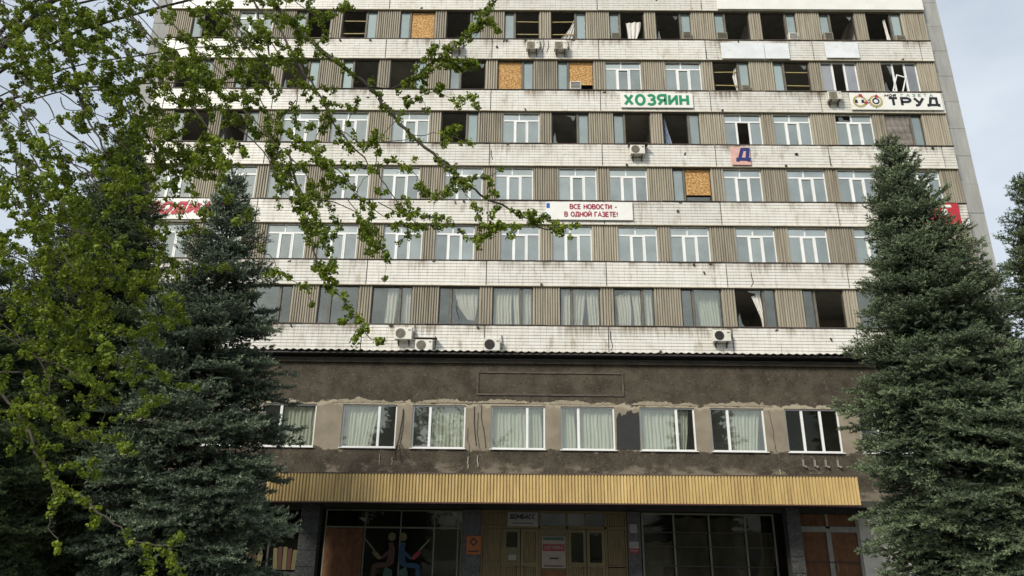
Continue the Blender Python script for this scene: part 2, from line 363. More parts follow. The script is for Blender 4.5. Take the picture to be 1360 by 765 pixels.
def _arc(cx, cy, rx, ry, a0, a1, n=9):
    return [(cx+rx*math.cos(R(a0+(a1-a0)*i/n)), cy+ry*math.sin(R(a0+(a1-a0)*i/n))) for i in range(n+1)]
_BOWL = [(0, 1), (.38, 1)] + _arc(.38, .73, .34, .27, 80, -80, 7) + [(.38, .46), (0, .46)]
GLYPH = {  # capital letters as strokes in a box one unit high: (advance, strokes)
    'А': (.86, [[(0, 0), (.40, 1), (.80, 0)], [(.16, .30), (.64, .30)]]),
    'Б': (.76, [[(.66, 1), (0, 1), (0, 0), (.36, 0)] + _arc(.36, .28, .32, .28, -80, 80, 7) + [(.36, .56), (0, .56)]]),
    'В': (.76, [[(0, 0), (0, 1), (.34, 1)] + _arc(.34, .76, .28, .24, 80, -80, 6) + [(.34, .53), (0, .53)], [(.34, .53)] + _arc(.36, .265, .33, .265, 80, -80, 7) + [(.34, 0), (0, 0)]]),
    'Г': (.62, [[(.58, 1), (0, 1), (0, 0)]]),
    'Д': (.94, [[(.0, -.16), (.0, .06), (.86, .06), (.86, -.16)], [(.12, .06), (.26, 1), (.72, 1), (.72, .06)]]),
    'Е': (.68, [[(.6, 1), (0, 1), (0, 0), (.6, 0)], [(0, .52), (.54, .52)]]),
    'З': (.72, [_arc(.28, .75, .32, .25, 150, -85, 9) + [(.26, .52)], [(.26, .52)] + _arc(.28, .27, .36, .27, 85, -150, 10)]),
    'И': (.80, [[(0, 1), (0, 0)], [(0, .12), (.70, .88)], [(.70, 1), (.70, 0)]]),
    'Й': (.80, [[(0, 1), (0, 0)], [(0, .12), (.70, .88)], [(.70, 1), (.70, 0)], [(.2, 1.24), (.35, 1.14), (.5, 1.24)]]),
    'К': (.74, [[(0, 0), (0, 1)], [(.66, 1), (.06, .5), (.68, 0)]]),
    'М': (.96, [[(0, 0), (0, 1), (.43, .25), (.86, 1), (.86, 0)]]),
    'Н': (.80, [[(0, 0), (0, 1)], [(.70, 0), (.70, 1)], [(0, .5), (.70, .5)]]),
    'О': (.90, [_arc(.40, .5, .40, .5, 0, 360, 20)]),
    'Р': (.74, [[(0, 0)] + _BOWL]),
    'С': (.80, [_arc(.40, .5, .40, .5, 48, 312, 15)]),
    'Т': (.74, [[(0, 1), (.70, 1)], [(.35, 1), (.35, 0)]]),
    'У': (.80, [[(0, 1), (.38, .36)], [(.74, 1), (.34, .12), (.22, 0), (.05, 0)]]),
    'Х': (.80, [[(0, 1), (.72, 0)], [(0, 0), (.72, 1)]]),
    'Я': (.78, [[(.68, 0)] + [(.68-x, y) for x, y in _BOWL], [(.36, .46), (.0, 0)]]),
    'V': (.80, [[(0, 1), (.37, 0), (.74, 1)]]), 'I': (.26, [[(.06, 0), (.06, 1)]]),
    'R': (.76, [[(0, 0)] + _BOWL, [(.34, .46), (.68, 0)]]),
    '-': (.48, [[(.02, .42), (.38, .42)]]), '!': (.30, [[(.08, 1), (.08, .32)], [(.08, .1), (.08, 0)]]), ' ': (.42, []),
}
for _a, _b in zip('ACTO', 'АСТО'): GLYPH[_a] = GLYPH[_b]

def lettering(text, h, m, width=None, off=.14, depth=.012, shear=0, loc=(0, 0, 0), parent=None, sp=1.0, name='lettering'):
    """real raised letters on an xz plane: h capital height, width final text width, off stroke weight as a share of h"""
    adv = 0; S_ = []
    for ch in text:
        a, st = GLYPH[ch]
        for p in st: S_.append([(adv+x, y) for x, y in p])
        adv += a+.20*sp
    adv -= .24*sp
    k = (width/adv) if width else h
    b = MB(); tw = off*h*.5; q = 0
    for st in S_:
        P = [Vector((x*k-adv*k/2+shear*y*h, y*(h-2*tw)+tw)) for x, y in st]; n = len(P); closed = (P[0]-P[-1]).length < 1e-5
        Lf, Rt = [], []
        for i, p in enumerate(P):
            d0 = (p-P[i-1]).normalized() if i else ((P[0]-P[-2]).normalized() if closed else (P[1]-P[0]).normalized())
            d1 = (P[i+1]-p).normalized() if i < n-1 else ((P[1]-P[0]).normalized() if closed else d0)
            nn = Vector((-(d0+d1).y, (d0+d1).x))
            nn = nn.normalized() if nn.length > .3 else Vector((-d0.y, d0.x))
            c = max(.5, nn.dot(Vector((-d0.y, d0.x))))
            Lf.append(p+nn*tw/c); Rt.append(p-nn*tw/c)
        dq = depth+.0007*(q % 7); q += 1
        for i in range(n-1):
            quad = [(Rt[i].x, Rt[i].y), (Rt[i+1].x, Rt[i+1].y), (Lf[i+1].x, Lf[i+1].y), (Lf[i].x, Lf[i].y)]
            f = [(x, -dq, z) for x, z in quad]; g = [(x, .001, z) for x, z in quad]
            b.quad(*f); b.quad(f[0], g[0], g[1], f[1]); b.quad(f[2], g[2], g[3], f[3])
            if not closed and i == 0: b.quad(f[3], g[3], g[0], f[0])
            if not closed and i == n-2: b.quad(f[1], g[1], g[2], f[2])
    return b.build(name, m, parent, loc)

# ------------------------------------------------------------------ setting
def sheet(name, x0, x1, y0, y1, z, m):
    return tag(MB().quad((x0, y0, z), (x1, y0, z), (x1, y1, z), (x0, y1, z)).build(name, m), kind='structure')
sheet('ground', -600, 600, -600, 900, -0.02, M['earth'])
sheet('pavement', -14, 14, -40, -2, 0.0, M['paving'])
sheet('road', -600, 600, -60, -42, 0.0, M['asphalt'])
k = MB().box(-600, 600, -42, -41.8, -.02, .12); tag(k.build('kerb', M['concrete']), kind='structure')

# ------------------------------------------------------------------ office building (facade plane y = 0, window axes every 3 m, floors every 3.363 m)
FH, WH, WW = 3.3631, 2.016, 2.0
SILL = {r: 12.148 + (6-r)*FH for r in range(1, 7)}
XE = 21.67
bld = thing('office_building', 'tall white tiled office block with rows of broken and boarded windows', 'building', (0, 3, 0))
BL = (0, -3, 0)                                    # children are written in world coordinates
def part(mb, name, m, parent=bld, smooth=False):
    return mb.build(name, m, parent, BL if parent is bld else None, smooth)

# tiled belts: 6 m panels with a course relief of separate tiles
def belt_meshes(w, seed):
    rr = random.Random(seed); h = FH-WH
    b = MB(); b.box(-w/2+.012, w/2-.012, .03, .28, 0, h)
    t = MB(); nr = 8; ch = (h-.05)/nr
    for r in range(nr):
        nx = max(2, round(w/.30)); cw = (w-.042)/nx; sh = 0
        for i in range(nx):
            x0 = -w/2+.024+i*cw; z0 = .04+r*ch
            y = rr.uniform(.0, .007); g = .010
            t.v += []
            n = len(t.v); x1 = x0+cw-g*.6; z1 = z0+ch-g*2.2; dz = rr.uniform(-.004, .004)
            t.v += [(x0, y+dz, z0), (x1, y, z0), (x1, y, z1), (x0, y+dz*.5, z1), (x0, .035, z0), (x1, .035, z0), (x1, .035, z1), (x0, .035, z1)]
            t.f += [tuple(n+j for j in q) for q in ((0, 1, 2, 3), (4, 5, 1, 0), (5, 6, 2, 1), (6, 7, 3, 2), (7, 4, 0, 3))]
    f = MB().box(-w/2, w/2, -.022, .028, 0, .035)
    return b.mesh('spandrel_panel', M['joint']), t.mesh('tile', M['tile']), f.mesh('drip_edge', M['trim'])
BELT = [belt_meshes(6.0, s) for s in range(4)]
BEND = [belt_meshes(.67, 9), belt_meshes(.67, 10)]
for r in range(0, 7):                              # belt r lies under window row r; row 0 is the top belt
    z = 12.148 + (6-r)*FH - (FH-WH)
    for i in range(-1, 8):
        if i == -1: x, ms = -21-.335, BEND[r % 2]
        elif i == 7: x, ms = 21+.335, BEND[(r+1) % 2]
        else: x, ms = -18+6*i, BELT[rnd.randrange(4)]
        o = link('spandrel_panel', ms[0], bld, (x, rnd.uniform(-.008, .008)-3, z))
        t = link('tile', ms[1], o); tag(t, kind='stuff'); link('drip_edge', ms[2], o)

# ledges: dark sheet-metal flashing under every window bay, slightly crooked
LEDGE = [MB().box(-1.5, 1.5, -.05, .16, -.028, -.004).mesh('window_ledge', M['ledge']), MB().box(-1.49, 1.47, -.035, .16, -.045, -.006).mesh('window_ledge', M['ledge'])]
def wide(j, r): return (j+r) % 2 == 0
def pier_w(j, r): return 1.34 if wide(j, r) else .66
RIB = {}
for key, w in (('w', 1.34), ('n', .66), ('ew', 1.34), ('en', 1.0)):
    RIB[key] = ribbed(w, WH+.06, .125, .06).mesh('ribbed_panel', M['rib'])
for r in range(1, 7):
    for j in range(-7, 8):
        x = 3*j; key = 'w' if wide(j, r) else 'n'
        if abs(j) == 7:
            key = 'ew' if wide(j, r) else 'en'; x = math.copysign(21.0 if wide(j, r) else 21.17, j)
        o = link('ribbed_panel', RIB[key], bld, (x, .135-3, SILL[r]-.03)); tilt(o, .004)
    for k in range(-7, 7):
        o = link('window_ledge', LEDGE[rnd.randrange(2)], bld, (3*k+1.5, -3+rnd.uniform(-.012, .012), SILL[r]+.03), (rnd.uniform(-.02, .02), rnd.uniform(-.005, .005), 0))
    for sx in (-1, 1):
        MB().box(-.33, .33, -.05, .16, -.028, -.004).build('window_ledge', M['ledge'], bld, (sx*21.34, -3, SILL[r]+.03))

# structure behind the facade
for r in range(1, 7):
    zf = SILL[r]-.9
    part(MB().box(-XE, XE, .32, 6.0, zf-.25, zf), 'floor_slab', M['slab'])
    for j in range(-6, 7, 2):
        xj = 3*j
        part(MB().box(xj-.06, xj+.06, .33, 6.0, zf+.004, zf+FH-.254), 'interior_wall', M['inside'])
part(MB().box(-XE, XE, 6.0, 6.15, 0, 33.5), 'corridor_wall', M['inside'])
part(MB().box(-XE, XE, .3, 14.0, 32.33, 32.7), 'roof', M['concrete'])
part(MB().box(-XE, XE, .28, .4, 32.7, 33.4), 'parapet', M['concrete'])
part(MB().box(-XE, XE, 13.8, 14.0, 0, 32.33), 'rear_wall', M['concrete'])
part(MB().box(-XE, XE, .05, .3, 0, 10.79), 'lower_wall', M['plaster'])
for sx in (-1, 1):
    e = link('end_wall', None, bld, (sx*22.24, -3, 0))
    prev = 0
    zs = [i*1.6816+10.15 for i in range(-6, 15)]
    for a, bb in zip(zs[:-1], zs[1:]):
        dy = rnd.uniform(-.012, .012)
        MB().box(-.56, .56, .45+dy, 13.9, a+.006, bb-.006, .006).build('concrete_panel', M['concrete'], e)
    MB().box(-.55, .55, .52, 13.8, -.1, 33.8).build('concrete_core', M['joint'], e)

# small dark brackets and holes left along the belts
HOOK = [MB().box(-.05, .05, -.07, .02, -.05, .05).mesh('wall_bracket', M['black']), MB().box(-.03, .03, -.05, .02, -.10, .06).mesh('wall_bracket', M['black']), MB().prism([(-.09, 0), (.04, -.02), (.09, .05), (-.02, .04)], -.04, .02).mesh('wall_bracket', M['ledge'])]
for q in range(70):
    r = rnd.randrange(0, 7); z = 12.148+(6-r)*FH
    link('wall_bracket', HOOK[rnd.randrange(3)], bld, (rnd.uniform(-20, 21), -3, z-rnd.choice((.08, .10, .14, .55, 1.26))), (0, rnd.uniform(-.5, .5), 0))
# loose wires on the ribbed panels and belts
for x, z, ln in ((-.12, 29.1, 1.5), (.15, 28.9, 1.2), (-6.0, 28.9, 1.1), (6.1, 25.2, .9), (9.0, 28.3, 1.0), (-4.4, 13.4, .9), (10.2, 15.0, .8), (15.0, 21.6, .8), (-2.9, 21.8, .7), (3.1, 11.9, 1.0)):
    P = [(x+.10*math.sin(i*1.1+x)*(i/6), -.02-.03*math.sin(i*.9), z-ln*i/6) for i in range(7)]
    part(MB().tube(P, .016, k=5), 'wire', M['black'])
# ---------------------------------------------------------------- windows
def bars(rects, y0, y1):
    b = MB()
    for x0, x1, z0, z1 in rects: b.box(x0, x1, y0, y1, z0, z1)
    return b
F = .055
def frame_rects(w, h, f): return [(-w/2, -w/2+f, 0, h), (w/2-f, w/2, 0, h), (-w/2+f, w/2-f, 0, f), (-w/2+f, w/2-f, h-f, h)]
HT = WH-.505                                       # transom height
PF = bars(frame_rects(WW, WH, F) + [(-WW/2+F, WW/2-F, HT-.04, HT+.05), (-.14, -.07, HT+.05, WH-F)], .0, .07)
for cx in (-.345, .345): PF.box(cx-.045, cx+.045, -.006, .066, F, HT-.04)
MESH = {'P': PF.mesh('window', M['pvc'])}
PANES = [(-WW/2+F, -.14, HT+.05, WH-F), (-.07, WW/2-F, HT+.05, WH-F), (-WW/2+F, -.39, F, HT-.04), (-.30, .30, F, HT-.04), (.39, WW/2-F, F, HT-.04)]
def pane_mesh(x0, x1, z0, z1, m, name='pane'):
    b = MB(); b.box(-(x1-x0)/2, (x1-x0)/2, -.006, .006, -(z1-z0)/2, (z1-z0)/2); return b.mesh(name, m)
PM = [pane_mesh(*p, M['glass' if i > 1 else 'glass_top']) for i, p in enumerate(PANES)]
def sash_mesh(w, h, f, m): return bars([(a, b, c-h/2, d-h/2) for a, b, c, d in frame_rects(w, h, f)], -.018, .03).mesh('sash', m)
SASH = sash_mesh(.60, HT-.04-F, .05, M['pvc'])
VF = bars(frame_rects(WW, WH, F) + [(-.38, -.29, F, WH-F), (.29, .38, F, WH-F)], 0, .07); MESH['V'] = VF.mesh('window', M['pvc'])
VP = [(-WW/2+F, -.38, F, WH-F), (-.29, .29, F, WH-F), (.38, WW/2-F, F, WH-F)]
VM = [pane_mesh(*p, M['glass_v']) for p in VP]
# old timber window: narrow fixed light on the broad-pier side, wide light on the other
DX = .52
OF = bars(frame_rects(WW, WH, .05), 0, .1)
OF.box(WW/2-DX-.14, WW/2-DX, .004, .1, .05, WH-.05)
MESH['OR'] = OF.mesh('window', M['oldframe'])
OL = bars(frame_rects(WW, WH, .05), 0, .1); OL.box(-WW/2+DX, -WW/2+DX+.14, .004, .1, .05, WH-.05); MESH['OL'] = OL.mesh('window', M['oldframe'])
POST = MB().box(-.05, .05, -.02, .004, .06, WH-.06).mesh('post', M['oldpost'])
NAR = pane_mesh(0, DX-.05, .05, WH-.05, M['oldglass'])
NARC = pane_mesh(0, DX-.05, .05, WH-.05, M['clear'])
WID = pane_mesh(0, WW-DX-.19, .05, WH-.05, M['oldglass'])
WIDC = pane_mesh(0, WW-DX-.19, .05, WH-.05, M['clear'])
OSB = [MB().box(-.70, .70, -.02, .0, -.93, .93).mesh('board', M['osb']), MB().box(-.655, .655, -.02, .0, -.74, .74).mesh('board', M['osb'])]
BAR = MB().box(-.65, .65, -.02, .02, -.025, .025).mesh('bar', M['yellowbar'])
SHARD = MB().prism([(0, 0), (.32, 0), (.18, .22), (.10, .75), (.03, .5)], -.004, .004).mesh('broken_glass', M['clear'])
SHARD2 = MB().prism([(0, 0), (.62, 0), (.60, .10), (.30, .16), (.16, .42), (.05, .30)], -.004, .004).mesh('broken_glass', M['clear'])

# what each window is; everything not listed: P in rows 4 and 5, else old with the wide light open
WIN = {(1, -6): 'P', (1, -3): 'Oboard', (1, -1): 'Obars', (1, 0): 'Obars', (1, -4): 'Obars',
       (2, -1): 'Oboard', (2, 0): 'Oboardlow', (2, 1): 'P', (2, 2): 'P', (2, 3): 'Obars', (2, 4): 'Obars broken', (2, 5): 'Vopen', (2, 6): 'Vbroken',
       (3, -5): 'P', (3, -4): 'P', (3, -3): 'P', (3, -1): 'P', (3, 3): 'Popen', (3, 4): 'P', (3, 5): 'Pbroken', (3, 6): 'Ocovered',
       (4, 2): 'Oboardshort'}
for r in (4, 5):
    for k in range(-7, 7): WIN.setdefault((r, k), 'P')
for k in range(-7, 7): WIN.setdefault((6, k), 'Oopen' if k in (3, 4) else 'Oglazed')
WINX = {}
for r in range(1, 7):
    for k in range(-7, 7):
        wl, wr = pier_w(k, r), pier_w(k+1, r)
        xc = (3*k+wl/2 + 3*k+3-wr/2)/2; ty = WIN.get((r, k), 'Oopen'); z = SILL[r]
        WINX[(r, k)] = xc
        right = not wide(k, r)                      # narrow light on the right?
        if ty[0] in 'PV':
            o = link('window', MESH[ty[0]], bld, (xc, .19-3, z))
            rects, ms = (PANES, PM) if ty[0] == 'P' else (VP, VM)
            for i, (x0, x1, z0, z1) in enumerate(rects):
                if ty == 'Popen' and i == 3: continue
                if ty == 'Pbroken' and i == 0: link('broken_glass', SHARD2, o, (x0+.15, .035, z0), (0, 0, 0)); continue
                if ty == 'Vopen' and i == 1: continue
                if ty == 'Vbroken' and i < 2: continue
                p = link('pane', ms[i], o, ((x0+x1)/2, .035, (z0+z1)/2)); tilt(p, .012)
            if ty[0] == 'P' and ty != 'Popen':
                link('sash', SASH, o, (0, .0, (F+HT-.04)/2))
            if ty == 'Vbroken':
                s = link('sash', sash_mesh(.56, 1.15, .06, M['pvc']), o, (-.12, -.02, .62), (0, .34, 0))
                link('broken_glass', SHARD, o, (-.92, .03, .06)); link('broken_glass', SHARD, o, (-.38, .03, WH-.06), (0, math.pi, 0))
        else:
            o = link('window', MESH['OR' if right else 'OL'], bld, (xc, .17-3, z))
            sg = 1 if right else -1
            nx = sg*(WW/2-.05-(DX-.05)/2); wx = -sg*(WW/2-.05-(WW-DX-.19)/2)
            clear = r == 6
            p = link('pane', NARC if clear else NAR, o, (nx, .05, WH/2)); tilt(p, .02)
            link('post', POST, o, (sg*(WW/2-DX-.07), 0, 0))
            if 'glazed' in ty: tilt(link('pane', WIDC, o, (wx, .05, WH/2)), .02)
            if 'board' in ty:
                low = 'low' in ty or 'short' in ty
                link('board', OSB[1 if low else 0], o, (wx, .06, (WH-.06-.74) if low else WH/2))
                if 'short' in ty: MB().box(-.6, .6, .05, .06, .1, .36).build('lower_light', M['clear'], o, (wx, 0, 0))
            if 'bars' in ty:
                for zz in (.55, 1.42): link('bar', BAR, o, (wx, .12, zz), (0, rnd.uniform(-.02, .02), 0))
            if 'broken' in ty or (ty == 'Oopen' and (r*7+k) % 3 == 0):
                link('broken_glass', SHARD, o, (wx-sg*.62, .05, .05), (0, 0, 0)); 
                link('broken_glass', SHARD2, o, (wx+.62, .05, WH-.05), (0, math.pi, 0))
            if 'covered' in ty:
                g = MB(); n = 14
                for i in range(n):
                    for jj in range(n):
                        q = [(a/n*1.28-.64, .02*math.sin(a*1.9+b*.7)+.015*math.cos(b*2.1), b/n*1.9-.95) for a, b in ((i, jj), (i+1, jj), (i+1, jj+1), (i, jj+1))]
                        g.quad(*q)
                g.build('film_cover', M['greycloth'], o, (wx, .02, WH/2), True)

# ---------------------------------------------------------------- curtains in the windows
def cloth(label, r, k, pts_l, pts_r, m='cloth', folds=5, amp=.05, y=.36, name='curtain', cat='curtain', part_of=None):
    """a hanging cloth between a left and a right edge polyline (x, z from the window centre and sill)"""
    nu, nv = folds*6, 12; b = MB()
    def along(p, t):
        t *= len(p)-1; i = min(int(t), len(p)-2); f = t-i
        return p[i][0]+(p[i+1][0]-p[i][0])*f, p[i][1]+(p[i+1][1]-p[i][1])*f
    for v in range(nv+1):
        a, c = along(pts_l, v/nv), along(pts_r, v/nv)
        for u in range(nu+1):
            t = u/nu; ph = 2*math.pi*folds*t
            b.v.append((a[0]+(c[0]-a[0])*t+.015*math.sin(ph*1.7+v*.4), amp*math.sin(ph+.5*math.sin(v*.5))*(.6+.4*v/nv)+.02*math.sin(ph*.37), a[1]+(c[1]-a[1])*t))
    for v in range(nv):
        for u in range(nu):
            i = v*(nu+1)+u; b.f.append((i+nu+1, i+nu+2, i+1, i))
    base = (WINX[(r, k)], y, SILL[r]) if r else k
    if part_of: return b.build(name, M[m], part_of, base, True)
    o = b.build(name, M[m], None, base, True)
    return tag(o, label, cat)
cloth('torn white curtain blown slantwise across the yellow barred top floor window', 1, 0, [(.38, 1.75), (.15, 1.2), (-.15, .65), (-.62, .1)], [(.47, 1.8), (.48, 1.2), (.46, .6), (.47, .06)], folds=4)
cloth('white hanging cloth with a hole in the top floor window', 1, 1, [(-.02, 1.45), (.02, 1.0), (.10, .06)], [(.85, 1.5), (.78, .9), (.5, .06)], folds=3)
cloth('thin twisted white strip hanging in the rightmost top floor window', 1, 6, [(.08, 1.7), (.12, 1.0), (.14, .2)], [(.20, 1.75), (.26, 1.0), (.34, .2)], folds=2, amp=.03)
cloth('ragged torn white curtain in the yellow barred window under the longest blank banner', 2, 3, [(.25, 1.7), (.12, 1.2), (.22, .6), (.3, .1)], [(.46, 1.9), (.46, 1.2), (.44, .6), (.5, .1)], folds=3)
cloth('blue grey curtain pushed to the left side of the dark window', 3, 2, [(-.92, 1.8), (-.92, 1.0), (-.9, .1)], [(-.8, 1.8), (-.66, .9), (-.45, .1)], 'bluecloth', 3)
cloth('two white curtain strips behind glass left of the three bare windows', 6, -3, [(-.28, 1.95), (-.30, 1.0), (-.33, .08)], [(.28, 1.95), (.22, 1.0), (.16, .08)], folds=3)
cloth('white curtain behind the narrow pane beside the two strip curtains', 6, -3, [(.5, 1.95), (.5, 1.0), (.5, .08)], [(.93, 1.95), (.93, 1.0), (.93, .08)], folds=3, y=.40)
cloth('gauze curtain gathered in a swag behind wide glass', 6, -2, [(-.28, 1.93), (-.1, 1.1), (.45, .35)], [(.92, 1.93), (.93, 1.1), (.80, .30)], folds=6, amp=.03)
cloth('white curtain left of one dark slit, above the outdoor unit with a black fan', 6, -1, [(-.93, 1.95), (-.93, 1.0), (-.93, .06)], [(-.02, 1.95), (-.05, 1.0), (-.02, .06)], folds=6)
cloth('white curtain right of one dark slit, above the outdoor unit with a black fan', 6, -1, [(.0, 1.95), (.03, 1.0), (.10, .06)], [(.93, 1.95), (.93, 1.0), (.93, .06)], folds=6)
cloth('white curtain with one split seam in the window under the blue and white newspaper sign', 6, 0, [(-.93, 1.95), (-.93, 1.0), (-.93, .06)], [(.30, 1.95), (.2, 1.0), (.1, .06)], folds=7)
cloth('white curtain end hanging right of the split seam', 6, 0, [(.33, 1.95), (.36, 1.0), (.42, .06)], [(.93, 1.95), (.93, 1.0), (.93, .06)], folds=4)
cloth('white curtains cut by several thin dark slits', 6, 1, [(-.93, 1.6), (-.8, 1.0), (-.75, .06)], [(-.15, 1.95), (-.1, 1.0), (-.18, .06)], folds=5)
cloth('white curtain panel right of the thin dark slits', 6, 1, [(-.12, 1.95), (-.02, 1.0), (.02, .06)], [(.93, 1.95), (.93, 1.0), (.93, .06)], folds=6)
cloth('grey sheer curtain behind the wide glass left of the open room', 6, 2, [(-.3, 1.95), (-.1, 1.0), (.0, .06)], [(.93, 1.95), (.93, 1.0), (.93, .06)], 'sheer', 7, y=.55)
cloth('white curtain pulled right in the open dark room window', 6, 3, [(-.12, 1.7), (.05, 1.2), (.25, .6), (.3, .06)], [(.5, 1.9), (.5, 1.2), (.5, .6), (.5, .06)], folds=4)
cloth('pale sheer curtain behind the white framed window under the pink letter sign', 4, 3, [(-.93, 1.5), (-.93, .8), (-.93, .06)], [(.93, 1.5), (.93, .8), (.93, .06)], 'sheer', 8, y=.34)

# ---------------------------------------------------------------- air conditioners
def outdoor_unit(x, z, label, olive=False, dark=False, hood=False, w=.80, h=.56):
    t = thing('air_conditioner', label, 'air conditioner', (x, -.03, z), 'outdoor air conditioner units on the facade')
    MB().box(-w/2, w/2, -.36, -.07, 0, h, .025).build('casing', M['ac'], t)
    fx = -w*.16; fz = h*.5; rr = h*.40
    if olive:
        MB().box(-w/2+.03, w*.16, -.367, -.35, .04, h-.04).build('side_grille', M['acgrey'], t)
    g = MB().disc(fx, fz, 0, rr, -.366, -.355, 24); g.build('fan_opening', M['black' if dark else 'grille'], t)
    g = MB()
    for q in (1.0, .8, .6, .4, .2): g.disc(fx, fz, rr*q-.012, rr*q, -.378, -.366, 24)
    for i in range(6):
        a = math.pi*i/6; c, s = math.cos(a)*rr, math.sin(a)*rr
        g.tube([(fx-c, -.372, fz-s), (fx+c, -.372, fz+s)], .006, k=4)
    g.build('fan_guard', M['black' if dark else ('acgrey' if olive else 'acgrey')], t)
    MB().box(w*.28, w*.42, -.364, -.358, h*.72, h*.82).build('badge', M['grille'], t)
    for sx in (-.3, .3):
        b = MB().box(sx*w-.02, sx*w+.02, -.38, 0, -.05, -.004); b.box(sx*w-.02, sx*w+.02, -.05, 0, -.26, -.051)
        b.tube([(sx*w, -.34, -.05), (sx*w, -.03, -.24)], .014, k=4)
        b.build('bracket', M['black'], t)
    MB().tube([(w/2-.01, -.15, h*.3), (w/2+.08, -.12, h*.25), (w/2+.10, -.05, h*.7), (w/2+.06, -.0, h+.25)], .02, k=5).build('pipe', M['black'], t)
    if hood: MB().box(-w/2-.08, w/2+.18, -.42, 0, h+.05, h+.075).build('hood', M['ledge'], t)
    return t
outdoor_unit(-5.05, 28.06, 'outdoor air conditioner under the top floor window beside the leafy branch tip', True, w=.70, h=.50)
outdoor_unit(-.72, 28.02, 'olive and white outdoor unit, left one of the pair under the top floor', True, w=.72, h=.52)
outdoor_unit(.84, 28.02, 'olive and white outdoor unit below the torn slanting curtain', True, w=.74, h=.52)
outdoor_unit(4.82, 21.44, 'cream outdoor unit hanging under dark windows below the green lettered sign', w=.78, h=.55, hood=True)
outdoor_unit(-6.90, 11.28, 'white outdoor unit, higher of the two close together above the roof edge', w=.84, h=.60)
outdoor_unit(-5.88, 10.72, 'white outdoor unit under a dark hood, lower of two close together', w=.84, h=.58, hood=True)
outdoor_unit(-2.62, 10.76, 'white outdoor unit with black fan under the nearly closed curtains', dark=True, w=.76, h=.62)
outdoor_unit(8.38, 11.34, 'outdoor unit with dark round fan below the sheer curtain window', dark=True, w=.86, h=.56)
outdoor_unit(15.62, 24.86, 'olive sided outdoor unit left of the sign with two emblems', True, w=.74, h=.50)

def window_unit(r, k, label, left, w=.52, h=.42, dz=.03, pale=False, x=None):
    xc = WINX[(r, k)] + (x if x is not None else (-.68 if left else .68))
    t = thing('window_air_conditioner', label, 'air conditioner', (xc, .16, SILL[r]+dz), 'small box air conditioners set in the windows')
    MB().box(-w/2, w/2, -.22, .3, 0, h, .02).build('casing', M['ac' if pale else 'acgrey'], t)
    MB().box(-w/2+.05, w/2-.05, -.226, -.215, .06, h-.06).build('front_recess', M['black'], t)
    g = MB()
    for i in range(4): g.box(-w/2+.055, w/2-.055, -.238, -.227, .09+i*(h-.16)/4, .11+i*(h-.16)/4)
    g.build('louvre', M['ac' if pale else 'acgrey'], t)
    return t
window_unit(2, 0, 'pale box air conditioner fixed at the foot of the short chipboard', True, .62, .50, .04, True, -.02)
window_unit(2, 3, 'box air conditioner below the narrow pane next to the ragged white curtain', False, .5, .34)
window_unit(1, 1, 'dark box air conditioner in the window holding the cloth with a hole', True)
window_unit(1, 2, 'box air conditioner in the next window right of the holed white cloth', False, .5, .5)
window_unit(1, 3, 'box air conditioner above the left blank banner', True, .6, .48)
window_unit(1, 4, 'pale box air conditioner in the top floor window above the middle blank banner', False, .52, .46, .03, True)
window_unit(1, 5, 'dark box air conditioner above the short blank banner', True, .5, .5)
window_unit(1, 6, 'box air conditioner beside the thin white strip in the end window', False, .52, .34)

# ---------------------------------------------------------------- signs on the belts
def sign(x0, x1, z0, z1, label, m='white', name='sign', cat='sign', y=-.10, frame=True):
    t = thing(name, label, cat, ((x0+x1)/2, y, (z0+z1)/2)); w, h = x1-x0, z1-z0
    MB().box(-w/2, w/2, -.0, .05, -h/2, h/2, .01).build('board', M[m], t)
    if frame:
        b = MB()
        for sx in (-.4, .4): b.box(sx*w-.03, sx*w+.03, .05, .10, -h/2+.05, h/2-.05)
        b.build('fixing', M['ledge'], t)
    return t, w, h
t, w, h = sign(4.09, 8.02, 24.45, 25.36, 'white sign with the green word ХОЗЯИН below two white windows')
lettering('ХОЗЯИН', .74, M['green'], 3.42, .20, .015, 0, (-.02, 0, -.34), t, 1.5)
t, w, h = sign(16.56, 21.5, 24.40, 25.46, 'long white sign with two gold emblems and the black word ТРУД')
lettering('ТРУД', .58, M['ink'], 2.66, .23, .015, 0, (.93, 0, -.31), t, 1.6)
lettering('ГАЗЕТА', .17, M['teal'], 1.70, .13, .012, 0, (1.15, 0, .30), t, 3.2, 'small_lettering')
lettering('МОЯ', .17, M['ink'], .58, .24, .012, .2, (-.30, 0, .28), t, 1.2, 'small_lettering')
